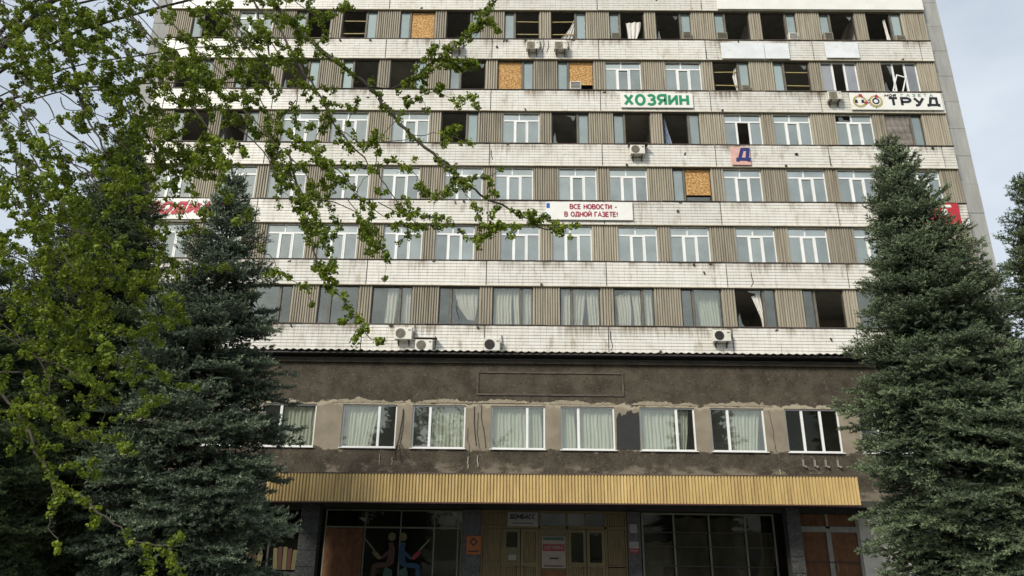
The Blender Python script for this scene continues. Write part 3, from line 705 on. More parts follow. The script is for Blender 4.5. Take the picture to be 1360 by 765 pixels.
for ex, kind in ((-1.98, 0), (-1.12, 1)):
    e = MB().disc(ex, -.01, .27, .38, -.016, -.004, 20).build('emblem', M['gold'], t)
    if kind == 0:
        MB().disc(ex, -.02, 0, .25, -.014, -.002, 16).build('emblem_centre', M['white'], e)
        MB().prism([(ex-.02, .30), (ex+.2, .22), (ex+.16, .42), (ex+.0, .46)], -.024, -.016).build('emblem_banner', M['red'], e)
        MB().prism([(ex+.26, -.26), (ex+.44, -.1), (ex+.38, .02), (ex+.24, -.08)], -.024, -.016).build('emblem_banner', M['red'], e)
        for a in (-.9, .5): MB().prism([(ex+.25*a-.05, -.12), (ex+.25*a+.12, -.12), (ex+.25*a+.08, .08), (ex+.25*a-.04, .08)], -.026, -.018).build('emblem_shape', M['ink'], e)
    else:
        MB().disc(ex, 0, 0, .26, -.014, -.002, 16).build('emblem_centre', M['white'], e)
        MB().disc(ex+.0, .0, .12, .2, -.026, -.014, 14).build('emblem_ring', M['ink'], e)
        MB().prism([(ex-.02, .2), (ex+.2, .24), (ex+.1, .44), (ex-.02, .34)], -.026, -.018).build('emblem_banner', M['red'], e)
        b = MB()
        for i in range(5):
            a = math.pi*(.95+i*.13); c, s = math.cos(a), math.sin(a)
            b.prism([(ex+.36*c-.03, .36*s-.04), (ex+.46*c, .46*s), (ex+.36*c+.05, .36*s+.05)], -.02, -.014)
        b.build('emblem_leaf', M['ink'], e)
t, w, h = sign(9.79, 10.80, 20.98, 22.05, 'square pink board with one dark blue letter Д', 'pink')
lettering('Д', .80, M['navy'], .60, .22, .02, .12, (.12, 0, -.32), t)
t, w, h = sign(-.02, 4.45, 17.75, 18.76, 'white newspaper sign with crimson text and a blue mark')
lettering('ВСЕ НОВОСТИ -', .30, M['crimson'], 2.40, .19, .012, 0, (.22, 0, .09), t)
lettering('В ОДНОЙ ГАЗЕТЕ!', .30, M['crimson'], 2.72, .19, .012, 0, (.10, 0, -.34), t)
MB().box(-2.20, -2.03, -.012, 0, .15, .42).build('blue_mark', M['blue'], t)
MB().prism([(-2.21, -.38), (-2.06, -.46), (-2.0, -.40), (-2.0, -.28), (-2.21, -.12)], -.012, 0).build('blue_mark', M['blue'], t)
t, w, h = sign(-20.9, -16.4, 17.62, 18.80, 'white sign with red slanted word ЗОДИАК behind the spruces')
lettering('ЗОДИАК', .74, M['red'], 3.75, .24, .015, .25, (-.05, 0, -.33), t, 1.3)
t, w, h = sign(18.6, 21.15, 17.66, 18.84, 'red sign with white shapes half hidden by the spruce', 'red')
MB().prism([(.35, -.1), (.62, -.1), (.66, .22), (.45, .30), (.32, .12)], -.014, 0).build('white_mark', M['white'], t)
MB().prism([(.2, .34), (.9, .36), (.86, .5), (.2, .48)], -.014, 0).build('white_mark', M['white'], t)
sign(9.84, 12.24, 27.66, 28.72, 'blank white banner under the top floor, left and longest of three', 'banner', 'banner', 'banner', frame=False)
sign(12.27, 13.62, 27.66, 28.70, 'blank white banner touching the right end of the longest one', 'banner', 'banner', 'banner', y=-.105, frame=False)
sign(15.66, 17.5, 27.74, 28.80, 'short blank white banner standing alone near the end wall', 'banner', 'banner', 'banner', frame=False)
sign(9.87, 21.62, 31.04, 32.3, 'very long plain white board along the top of the facade', 'white', 'sign_board', 'sign board')

# ------------------------------------------------------------------ entrance block (front plane y = -4.5)
blk = thing('entrance_block', 'low two storey front block of dark crumbling render under the office tower', 'building', (0, -2.2, 0))
KL = (0, 2.2, 0)
def kp(mb, name, m, parent=blk, smooth=False):
    return mb.build(name, m, parent, KL if parent is blk else None, smooth)
XB = 15.5
WZ0, WZ1 = 5.77, 7.48
BW = [(-14.5, -12.35), (-11.65, -9.5), (-8.43, -6.23), (-5.60, -3.46), (-2.43, -.26), (.37, 2.53), (3.54, 5.75), (6.37, 8.53), (9.36, 11.52), (12.3, 14.45)]
# wall pieces round the openings
b = MB(); b.box(-XB, XB, -4.5, -4.2, WZ1, 9.36); b.box(-XB, XB, -4.5, -4.2, 3.95, WZ0)
xs = [-XB] + [v for p in BW for v in p] + [XB]
for i in range(0, len(xs), 2): b.box(xs[i], xs[i+1], -4.5, -4.2, WZ0, WZ1)
kp(b, 'wall', M['plaster'])
kp(MB().box(-XB, XB, -4.2, .0, 9.30, 9.5), 'roof', M['concrete'])
kp(MB().box(-XB, XB, -4.2, .0, 4.6, 4.8), 'floor_slab', M['slab'])
kp(MB().box(-XB, XB, -1.6, -1.5, 4.8, 9.29), 'interior_wall', M['inside'])
for sx in (-1, 1): kp(MB().box(sx*XB-.15, sx*XB+.15, -4.19, 0, 0, 9.29), 'side_wall', M['plaster'])
# roof edge: corrugated sheets with a ragged wavy lip
for i in range(20):
    w = 2*XB/20; x0 = -XB+i*w; n = 20; bb = MB(); dz = rnd.uniform(-.018, .018); ov = rnd.uniform(-.03, .03)
    xsx = [x0+.004+(w-.008)*q/n for q in range(n+1)]
    zz = [9.62+dz+.032*math.cos(2*math.pi*q/4) for q in range(n+1)]
    for q in range(n):
        for ya, yb, za in ((-5.02-ov, -2.0, 0),):
            bb.quad((xsx[q], ya, zz[q]), (xsx[q+1], ya, zz[q+1]), (xsx[q+1], yb, zz[q+1]+.28), (xsx[q], yb, zz[q]+.28))
            bb.quad((xsx[q], ya, zz[q]-.02), (xsx[q], yb, zz[q]+.26), (xsx[q+1], yb, zz[q+1]+.26), (xsx[q+1], ya, zz[q+1]-.02))
            bb.quad((xsx[q], ya, zz[q]-.02), (xsx[q+1], ya, zz[q+1]-.02), (xsx[q+1], ya, zz[q+1]), (xsx[q], ya, zz[q]))
    kp(bb, 'roof_sheet', M['roofsheet'])
kp(MB().box(-XB, XB, -4.95, -4.2, 9.50, 9.56), 'eaves_board', M['black'])
kp(MB().box(-XB, XB, -4.62, -4.501, 9.20, 9.31), 'cornice', M['plaster'])
# raised rectangular frame for a lost sign
kp(bars([(-3.04, -2.97, 7.90, 8.88), (2.88, 2.95, 7.90, 8.88), (-2.97, 2.88, 8.81, 8.88), (-2.97, 2.88, 7.90, 7.97)], -4.54, -4.503), 'panel_frame', M['roofsheet'])
# dark patch with a brushed ragged top
pts = [(2.58, 5.80), (3.50, 5.80), (3.52, 7.1)]
for i in range(12):
    pts.append((3.50-i*.075, 7.28+rnd.uniform(-.10, .16)-abs(i-5)*.02))
pts.append((2.60, 7.0))
kp(MB().prism(pts, -4.512, -4.501), 'paint_patch', M['patch'])
# a thin ragged ridge of plaster where the upper coat stops
for (x0, x1) in ((-8.9, -5.9), (-5.7, -.2), (-.1, 2.6), (3.0, 5.9), (6.1, 8.9)):
    n = int((x1-x0)/.09); up_ = []; lo_ = []
    zb = 7.56
    for i in range(n+1):
        x = x0+(x1-x0)*i/n; e = min(1, i/3, (n-i)/3)
        lo_.append((x, zb+rnd.uniform(-.03, .02))); up_.append((x, zb+.03+e*(.07+.06*math.sin(x*2.7+x0)+.03*math.sin(x*7.1)+rnd.uniform(-.03, .05))))
    kp(MB().prism(lo_+up_[::-1], -4.516, -4.501), 'plaster_edge', M['edge'])
# windows: one wide and one narrow light, white frames
wh = WZ1-WZ0
for i, (x0, x1) in enumerate(BW):
    w = x1-x0; xc = (x0+x1)/2; f = .06; three = i == 8
    if three: div = [-w*.18, w*.16]
    else: div = [w*.17 if i % 2 == 0 else -w*.17]
    rc = frame_rects(w, wh, f)+[(d-.05, d+.05, f, wh-f) for d in div]
    o = kp(bars(rc, 0, .08), 'window', M['pvc']); o.location = (xc, -4.42+2.2, WZ0)
    MB().box(-w/2-.04, w/2+.04, -.16, .0, -.035, -.004).build('sill', M['pvc'], o)
    ed = [-w/2+f]+[v for d in div for v in (d-.05, d+.05)]+[w/2-f]
    for j in range(0, len(ed), 2):
        p = link('pane', pane_mesh(ed[j], ed[j+1], f, wh-f, M['darkglass' if three else 'clear']), o, ((ed[j]+ed[j+1])/2, .04, wh/2)); tilt(p, .012)
    if not three:
        big = (ed[0], ed[1]) if ed[1]-ed[0] > ed[-1]-ed[-2] else (ed[-2], ed[-1])
        sm = (ed[-2], ed[-1]) if big[0] == ed[0] else (ed[0], ed[1])
        cloth(None, 0, (0, .22, 0), [(big[0], wh-.05), (big[0], .05)], [(big[1], wh-.05), (big[1]-(.25 if i in (2, 7) else 0), .05)], 'sheer', 9, .035, name='blind', part_of=o)
        if i in (4, 6, 5): cloth(None, 0, (0, .24, 0), [(sm[0], wh-.05), (sm[0], .05)], [(sm[1]-.1, wh-.05), (sm[1]-(.3 if i == 6 else .05), .05)], 'sheer', 4, .03, name='blind', part_of=o)
# cables and brackets on the render
def cable(pts, r=.014, name='cable', m='black'):
    P = []
    for a, c in zip(pts[:-1], pts[1:]):
        for q in range(4): t = q/4; P.append((a[0]+(c[0]-a[0])*t+rnd.uniform(-.012, .012), -4.53, a[1]+(c[1]-a[1])*t))
    P.append((pts[-1][0], -4.53, pts[-1][1])); return kp(MB().tube(P, r, k=5), name, M[m])
cable([(-5.98, 7.32), (-6.02, 6.7), (-6.1, 6.1), (-6.22, 5.6), (-6.14, 5.3)]); cable([(-5.97, 7.3), (-5.95, 6.6), (-6.02, 6.0), (-5.8, 5.6), (-5.6, 5.35)], .012); cable([(-6.0, 6.2), (-6.05, 5.7), (-5.9, 5.2)], .009)
cable([(-3.12, 7.45), (-3.10, 6.8), (-3.04, 6.2), (-3.0, 5.9)], .016); cable([(-2.84, 7.5), (-2.82, 7.0), (-2.66, 6.2), (-2.62, 5.8)], .012); cable([(-2.96, 7.2), (-2.98, 6.4), (-2.9, 5.9), (-2.7, 5.4)], .012, m='oldpost')
cable([(-3.35, 6.6), (-3.36, 6.1), (-3.28, 5.9), (-3.3, 5.15)], .010, m='oldpost'); cable([(-2.93, 5.5), (-2.90, 5.05)], .018, m='trim'); cable([(-3.3, 5.45), (-3.29, 5.0)], .018, m='trim'); cable([(-6.8, 5.5), (-6.79, 5.1)], .012, m='trim'); cable([(-6.3, 5.4), (-6.3, 5.1)], .012, m='trim')
cable([(8.72, 7.4), (8.80, 6.6), (8.82, 5.9), (8.95, 5.5), (9.3, 5.3)], .012, m='oldpost'); cable([(8.9, 5.1), (8.92, 4.9)], .02, m='trim')
for x in (9.85, 10.3, 10.73, 11.2):
    g = MB().box(x-.03, x+.03, -4.58, -4.5, 5.22, 5.50); g.box(x+.031, x+.10, -4.62, -4.5, 5.18, 5.26); g.tube([(x, -4.58, 5.5), (x-.03, -4.62, 5.56)], .02, k=5); kp(g, 'bracket', M['greybar'])

# ------------------------------------------------------------------ recessed ground floor (front y = -3)
Y0 = -3.0
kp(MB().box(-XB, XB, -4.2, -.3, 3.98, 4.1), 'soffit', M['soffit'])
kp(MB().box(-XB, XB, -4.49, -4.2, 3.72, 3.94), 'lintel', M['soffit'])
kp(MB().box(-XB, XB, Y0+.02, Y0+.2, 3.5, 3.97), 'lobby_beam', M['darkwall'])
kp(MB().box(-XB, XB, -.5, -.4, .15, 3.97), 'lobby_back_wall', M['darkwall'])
kp(MB().box(-XB, XB, -6.4, -.5, -.02, .15), 'lobby_floor', M['paving'])
for x0, x1 in ((-9.66, -8.98), (9.0, 9.47)):
    c = kp(MB().box(x0, x1, -4.48, -4.0, .15, 3.71), 'pillar', M['darkwall'])
    for i in range(6):
        MB().box(x0-.02, x1+.02, -4.51, -4.485, .17+i*.59, .74+i*.59).build('stone_slab', M['granite'], c)
kp(MB().box(-3.52, -2.80, Y0-.1, Y0+.2, .15, 3.49), 'stone_pier', M['granite'])
kp(MB().box(3.08, 3.60, Y0-.1, Y0+.2, .15, 3.49), 'stone_pier', M['granite'])
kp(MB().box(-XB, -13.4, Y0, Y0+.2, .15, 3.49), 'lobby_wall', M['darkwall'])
kp(MB().box(-13.4, -9.62, Y0, Y0+.2, .15, 1.02), 'lobby_wall', M['granite'])
kp(MB().box(12.36, XB, Y0-.05, Y0+.2, .15, 3.49), 'lobby_wall', M['whitewall'])
# left shop window with striped curtains
def glazing(x0, x1, z0, z1, mull, m='darkglass', bar='palebar', bw=.05, rails=()):
    o = kp(MB(), 'glazing', None); o.data = bars([(x0, x0+bw, z0, z1), (x1-bw, x1, z0, z1), (x0+bw, x1-bw, z0, z0+bw), (x0+bw, x1-bw, z1-bw, z1)]+[(q-bw/2, q+bw/2, z0+bw, z1-bw) for q in mull], Y0, Y0+.08).mesh('glazing', M[bar])
    ed = [x0+bw]+[v for q in mull for v in (q-bw/2, q+bw/2)]+[x1-bw]
    for j in range(0, len(ed), 2):
        MB().box(ed[j]+.002, ed[j+1]-.002, Y0+.03, Y0+.042, z0+bw, z1-bw).build('pane', M[m], o)
    for zr, a, c in rails: MB().box(a, c, Y0-.03, Y0-.004, zr-.02, zr+.02).build('rail', M['black'], o)
    return o
glazing(-13.35, -9.65, 1.02, 3.48, (-11.3,), bar='darkwall', bw=.08)
for label, x0, x1 in (('yellow and brown striped cloth draped in the dark window, whole one beside the pillar', -11.0, -9.75), ('yellow striped cloth behind the spruce at the dark window, its right end hanging loose', -13.0, -11.5)):
    t = thing('striped_curtain', label, 'curtain', ((x0+x1)/2, Y0-.06, 1.14)); w = x1-x0
    for i in range(7):
        a = -w/2+i*w/7; c = a+w/7-.015; tl = .78+.06*math.sin(i*1.1); le = (i-3)*.02
        MB().prism([(a, 0), (c, 0), (c+le, tl-(.25 if i > 4 and x0 < -11.4 else 0)), ((a+c)/2+le, tl+.03), (a+le, tl)], -.02-.02*(i % 2), .01).build('strip', M['olive' if i % 2 == 0 else 'figbrown'], t)
# middle shop front: chipboard sheet, painted figures
g1 = glazing(-9.1, -3.54, .2, 3.45, (-7.48, -6.04, -4.68, -3.72))
MB().box(-9.04, -7.53, Y0-.02, Y0-.002, .2, 2.72).build('board', M['plywood'], g1)
MB().box(-9.04, -3.6, Y0-.03, Y0-.004, 2.74, 2.80).build('rail', M['palebar'], g1)
def painted(label, x, m, flip):
    t = thing('window_painting', label, 'window painting', (x, Y0-.035, 0)); s = -1 if flip else 1
    P = lambda pts, mm, nm, y=0: MB().prism([(s*a, c) for a, c in (pts if s == 1 else pts[::-1])], y-.008, y).build(nm, M[mm], t)
    P([(-.10, 1.45), (.18, 1.42), (.22, 1.95), (.12, 2.22), (-.06, 2.2), (-.02, 1.9)], m, 'torso')
    P([(-.72, .6), (-.55, .6), (-.50, 1.25), (-.02, 1.30), (.18, 1.41), (-.1, 1.46), (-.52, 1.44), (-.66, 1.36)], m, 'leg', -.01)
    P([(-.02, 1.75), (.0, 1.95), (-.34, 1.66), (-.30, 1.56)], m, 'sleeve', -.02)
    P([(-.62, 1.92), (-.44, 1.80), (-.30, 1.62), (-.42, 1.56), (-.62, 1.72), (-.70, 1.84)], 'olive' if not flip else 'posterred', 'tool_head', -.03)
    P([(-1.02, 2.30), (-.98, 2.34), (-.58, 1.92), (-.63, 1.89)], 'palebar', 'tool_handle', -.03)
    MB().disc(s*.06, 2.42, 0, .16, -.008, 0, 14).build('head', M['olive'], t)
    P([(-.25, .6), (.2, .6), (.14, 1.18), (-.12, 1.30), (-.2, 1.1)], 'figgreen', 'base_shape', -.01)
painted('brown and olive figure with a brush painted on the dark shop glass', -6.42, 'figbrown', False)
painted('blue figure holding a red tool painted on the dark shop glass', -5.85, 'figblue', True)
t, w, h = sign(-3.36, -2.78, 1.80, 2.50, 'small orange board with a dark diamond on the stone pier', 'orange', y=Y0-.16, frame=False)
MB().prism([(0, -.05), (.17, .12), (0, .29), (-.17, .12)], -.008, 0).build('diamond', M['ink'], t); MB().prism([(0, .02), (.09, .12), (0, .2), (-.09, .12)], -.014, -.008).build('diamond', M['orange'], t)
MB().box(-.22, .22, -.008, 0, -.26, -.21).build('printed_line', M['ink'], t)
# entrance: ribbed panels, two doors, notice panel
ent = kp(bars([(-2.79, -2.72, .15, 3.49), (2.99, 3.06, .15, 3.49), (-2.72, 2.99, 3.40, 3.49), (-2.72, 2.99, 2.80, 2.90), (-1.98, -1.90, .15, 2.80), (-.48, -.40, .15, 3.40), (.62, .70, .15, 3.40), (2.17, 2.26, .15, 3.40), (1.38, 1.44, 2.90, 3.40)], Y0-.02, Y0+.08), 'entrance_frame', M['doorwood'])
for x0, x1, z0, z1 in ((-2.71, -1.99, .2, 1.42), (-2.71, -1.99, 1.52, 2.79), (2.27, 2.98, .2, 1.36), (2.27, 2.98, 1.46, 2.79), (2.27, 2.98, 2.91, 3.39), (-2.71, -1.75, 2.91, 3.39)):
    link('ribbed_panel', ribbed(x1-x0, z1-z0, .105, .02).mesh('ribbed_panel', M['doorwood']), ent, ((x0+x1)/2, Y0+.03, z0))
for x0, x1 in ((-2.71, -1.99), (2.27, 2.98)): MB().box(x0, x1, Y0-.01, Y0+.05, 1.40 if x0 > 0 else 1.43, 1.45 if x0 > 0 else 1.51).build('rail', M['doorwood'], ent)
for x0, x1 in ((.71, 1.37), (1.45, 2.16)): MB().box(x0, x1, Y0+.03, Y0+.04, 2.91, 3.39).build('pane', M['darkglass'], ent)
def leaf(x0, x1, glassy, hand):
    w = x1-x0; d = kp(bars([(-w/2, -w/2+.11, 0, 2.62), (w/2-.11, w/2, 0, 2.62), (-w/2+.11, w/2-.11, 1.20, 1.38), (-w/2+.11, w/2-.11, 2.50, 2.62), (-w/2+.11, w/2-.11, 0, .16)], -.03, .03), 'door', M['doorwood']); d.location = ((x0+x1)/2, Y0+.02+2.2, .16)
    if glassy:
        MB().box(-w/2+.112, w/2-.112, -.004, .006, 1.38, 2.5).build('pane', M['darkglass'], d)
        if glassy == 2: MB().box(-w/2+.112, w/2-.112, -.012, -.005, 1.39, 1.92).build('backing_sheet', M['olive'], d); MB().box(-.12, .18, -.02, -.013, 1.45, 1.64).build('notice', M['paper'], d)
    else: link('ribbed_panel', ribbed(w-.23, 1.1, .09, .02).mesh('ribbed_panel', M['doorwood']), d, (0, .02, 1.39))
    link('ribbed_panel', ribbed(w-.23, 1.03, .09, .02).mesh('ribbed_panel', M['doorwood']), d, (0, .02, .165))
    hx = hand*(w/2-.06)
    MB().tube([(hx, -.03, 1.2), (hx, -.09, 1.2), (hx-hand*.12, -.09, 1.2)], .014, k=6).build('handle', M['black'], d)
leaf(-1.89, -1.22, 2, 1); leaf(-1.19, -.49, 0, -1); leaf(.71, 1.42, 1, 1); leaf(1.45, 2.16, 1, -1)
MB().box(-.39, .61, Y0+.02, Y0+.06, .2, 1.24).build('lower_panel', M['plywood'], ent); MB().box(-.39, .61, Y0+.02, Y0+.06, 1.30, 2.79).build('upper_panel', M['olive'], ent); MB().box(-.39, .61, Y0+.02, Y0+.06, 2.91, 3.39).build('pane', M['darkglass'], ent); MB().box(-.39, .61, Y0-.01, Y0+.05, 1.25, 1.29).build('rail', M['doorwood'], ent)
t, w, h = sign(-.36, .60, 1.32, 2.52, 'pale notice poster with a red band between the two doors', 'posterpaper', 'poster', 'poster', Y0-.04, False)
MB().box(-.44, .44, -.008, 0, .04, .30).build('red_band', M['posterred'], t); lettering('VICTORIA', .13, M['posterpaper'], .74, .2, .014, 0, (0, 0, .11), t)
MB().box(-.42, .42, -.006, 0, .44, .56).build('teal_band', M['figgreen'], t)
MB().box(-.16, .2, -.006, 0, -.26, -.20).build('printed_line', M['ink'], t); MB().box(-.38, .38, -.006, 0, -.53, -.49).build('printed_line', M['ink'], t)
t, w, h = sign(-1.74, -.50, 2.88, 3.42, 'grey name board reading ДОНБАСС over the left door', 'paper', y=Y0-.06, frame=False)
lettering('ДОНБАСС', .20, M['ink'], 1.0, .24, .008, 0, (0, 0, .0), t, 1.2); MB().box(-.42, .42, -.006, 0, -.17, -.14).build('printed_line', M['ink'], t)
sign(3.16, 3.46, 2.68, 3.02, 'small blank pale plate, upper one on the right stone pier', 'paper', 'plate', 'plate', Y0-.14, False)
t, w, h = sign(3.12, 3.50, 1.92, 2.36, 'small plate with a red lower half on the right stone pier', 'paper', 'plate', 'plate', Y0-.14, False)
MB().box(-.19, .19, -.016, -.002, -.22, -.04).build('red_half', M['posterred'], t)
MB().box(-.15, .15, -.02, -.016, -.14, -.11).build('printed_line', M['paper'], t)
# right shop front: dusty film behind bars
g2 = glazing(3.66, 9.0, .2, 3.46, (4.96, 6.38, 7.83), 'darkglass', 'palebar', .07, ((2.72, 3.75, 8.95), (2.18, 3.75, 8.95), (1.46, 3.75, 8.95)))
for x0, x1, top in ((3.75, 4.9, 2.35), (5.02, 6.32, 3.3), (6.44, 7.78, 3.3)):
    bb = MB(); n = 12
    for i in range(n+1):
        for j in range(9):
            bb.v.append((x0+(x1-x0)*i/n, Y0+.14+.03*math.sin(i*1.3+j*.6)+.02*math.cos(j*1.7-i*.5), .3+(top-.3)*j/8-(.05*math.sin(i*.9) if j == 8 else 0)))
    for i in range(n):
        for j in range(8): q = i*9+j; bb.f.append((q, q+9, q+10, q+1))
    bb.build('plastic_film', M['film'], g2, None, True)
cl = [(8.42, 2.7), (8.45, 1.9), (8.2, 1.2), (7.95, .6)]
bb = MB()
for i in range(9):
    for j, (x, z) in enumerate(cl): bb.v.append((x+i*.055*(1+.2*j), Y0+.15+.05*math.sin(i*2.1+j), z))
for i in range(8):
    for j in range(3): q = i*4+j; bb.f.append((q, q+1, q+5, q+4))
bb.build('plastic_film', M['posterpaper'], g2, None, True)
# boarded double door at the right end
bd = kp(bars([(9.92, 10.02, .15, 3.49), (12.24, 12.34, .15, 3.49), (10.02, 11.02, 2.80, 3.02), (11.20, 12.24, 2.80, 3.02), (11.02, 11.20, .15, 2.94), (11.06, 11.14, 3.02, 3.49)], Y0-.06, Y0+.06), 'door_frame', M['greybar'])
for x0, x1, z0, z1 in ((10.03, 11.01, .15, 2.79), (11.21, 12.23, .15, 2.79), (10.03, 11.05, 3.03, 3.48), (11.15, 12.23, 3.03, 3.48)): MB().box(x0, x1, Y0, Y0+.03, z0, z1).build('board', M['plywood'], bd)
MB().tube([(11.24, Y0-.06, 1.35), (11.30, Y0-.12, 1.35), (11.30, Y0-.12, 1.62), (11.24, Y0-.06, 1.62)], .014, k=6).build('handle', M['greybar'], bd)
MB().box(10.03, 12.23, Y0-.07, Y0-.062, 1.66, 1.70).build('rail', M['black'], bd)

# ------------------------------------------------------------------ canopy with yellow corrugated fascia (front y = -6.2)
cp = thing('entrance_canopy', 'long canopy with yellow corrugated metal front above the entrance', 'canopy', (.28, -5.3, 4.18), None)
cp.rotation_euler = (0, -.0050, 0)
CW = 21.62; n = 14; sw = CW/n
SH = ribbed(sw-.006, .98, .12, .055, .012).mesh('corrugated_sheet', M['yellow'])
for i in range(n): link('corrugated_sheet', SH, cp, (-CW/2+sw*(i+.5), -.90, -.48))
sheet_side = ribbed(1.2, .98, .12, .055, .012).mesh('corrugated_sheet', M['yellow'])
for sx in (-1, 1): link('corrugated_sheet', sheet_side, cp, (sx*(CW/2-.02), -.27, -.48), (0, 0, sx*math.pi/2))
MB().box(-CW/2-.02, CW/2+.02, -.95, -.84, -.525, -.484).build('edge_strip', M['yellow_edge'], cp)
MB().box(-CW/2-.02, CW/2+.02, -.96, .74, .503, .54).build('roof_deck', M['ledge'], cp)
for i in range(6): MB().box(-CW/2+.1+i*(CW-.2)/6+.01, -CW/2+.1+(i+1)*(CW-.2)/6-.01, -.83, .74, -.44, -.40).build('soffit_panel', M['soffit'], cp)

# ------------------------------------------------------------------ spruces
def bough(Lb, rng, dens=1.0, nsize=1.0):
    """one flat spray of twigs covered in needles, along +x; triangles, tint"""
    A, B, tw = [], [], []                              # twig start, end, tip factor
    def axis(s): return np.array([s, 0, -.10*s*s/max(Lb, .6)+.085*(s/Lb)**4*Lb - .02*s])
    s = .12*Lb+.05; step = .15/dens; side = 1
    bones = [[tuple(axis(Lb*i/6)) for i in range(7)]]
    while s < Lb:
        l = (min(.16+.62*(Lb-s), .34*Lb+.14)*rng.uniform(.7, 1.15))
        for side in (-1, 1):
            ang = rng.uniform(.75, 1.05)*side; base = axis(s); d = np.array([math.cos(ang), math.sin(ang), rng.uniform(-.28, .34)])
            q = 0.04
            while q < l:
                p = base+d*q+np.array([0, 0, -.16*q*q+ .10*(q/l)**3*l])
                t = q/l
                e = p+d*.13+np.array([0, 0, .035*t+rng.uniform(-.02, .03)])
                A.append(p); B.append(e); tw.append(.05+.95*max(t, s/Lb*.85)**1.6*rng.uniform(.55, 1))
                for sd in (-1, 1):
                    if rng.random() < .72:
                        a2 = ang+sd*rng.uniform(.6, 1.0); d2 = np.array([math.cos(a2), math.sin(a2), rng.uniform(-.3, .6)]); l2 = rng.uniform(.07, .15)
                        A.append(p); B.append(p+d2*l2); tw.append(.05+.9*max(t, s/Lb*.8)**1.6*rng.uniform(.5, 1))
                q += .115/dens
        s += step*rng.uniform(.8, 1.2)
    for i in range(4): A.append(axis(Lb-.16+.05*i)); B.append(axis(Lb-.16+.05*i)+np.array([.1, rng.uniform(-.05, .05), rng.uniform(0, .05)])); tw.append(1)
    A = np.array(A); B = np.array(B); tw = np.array(tw); m = len(A); K = 9
    ax = B-A; ln = np.linalg.norm(ax, axis=1, keepdims=True); axn = ax/np.maximum(ln, 1e-6)
    t = (np.arange(K)+rng.random((m, K)))/K
    base = A[:, None]+ax[:, None]*t[..., None]
    rv = rng.normal(size=(m, K, 3)); rv[..., 2] += .25
    rv -= axn[:, None]*(rv*axn[:, None]).sum(-1, keepdims=True); rv /= np.linalg.norm(rv, axis=-1, keepdims=True)
    d = axn[:, None]*.75+rv*.85; d /= np.linalg.norm(d, axis=-1, keepdims=True)
    wv = np.cross(d, rng.normal(size=(m, K, 3))); wv /= np.linalg.norm(wv, axis=-1, keepdims=True)
    nl = rng.uniform(.045, .075, (m, K, 1))*nsize; nw = rng.uniform(.009, .015, (m, K, 1))*nsize
    V = np.stack([base-wv*nw, base+wv*nw, base+d*nl], 2).reshape(-1, 3)
    T = np.arange(len(V)).reshape(-1, 3)
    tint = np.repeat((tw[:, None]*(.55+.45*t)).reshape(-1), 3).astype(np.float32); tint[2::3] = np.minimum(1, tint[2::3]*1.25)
    return V, T, tint, bones
LENS = [.35, .6, .9, 1.25, 1.6, 1.95, 2.3, 2.65, 3.0]
_r = np.random.default_rng(5)
BOUGHS = {l: [bough(l, _r) for _ in range(3)] for l in LENS}
BOUGHS_T = {l: [bough(l, _r, .62, 1.35) for _ in range(2)] for l in LENS}

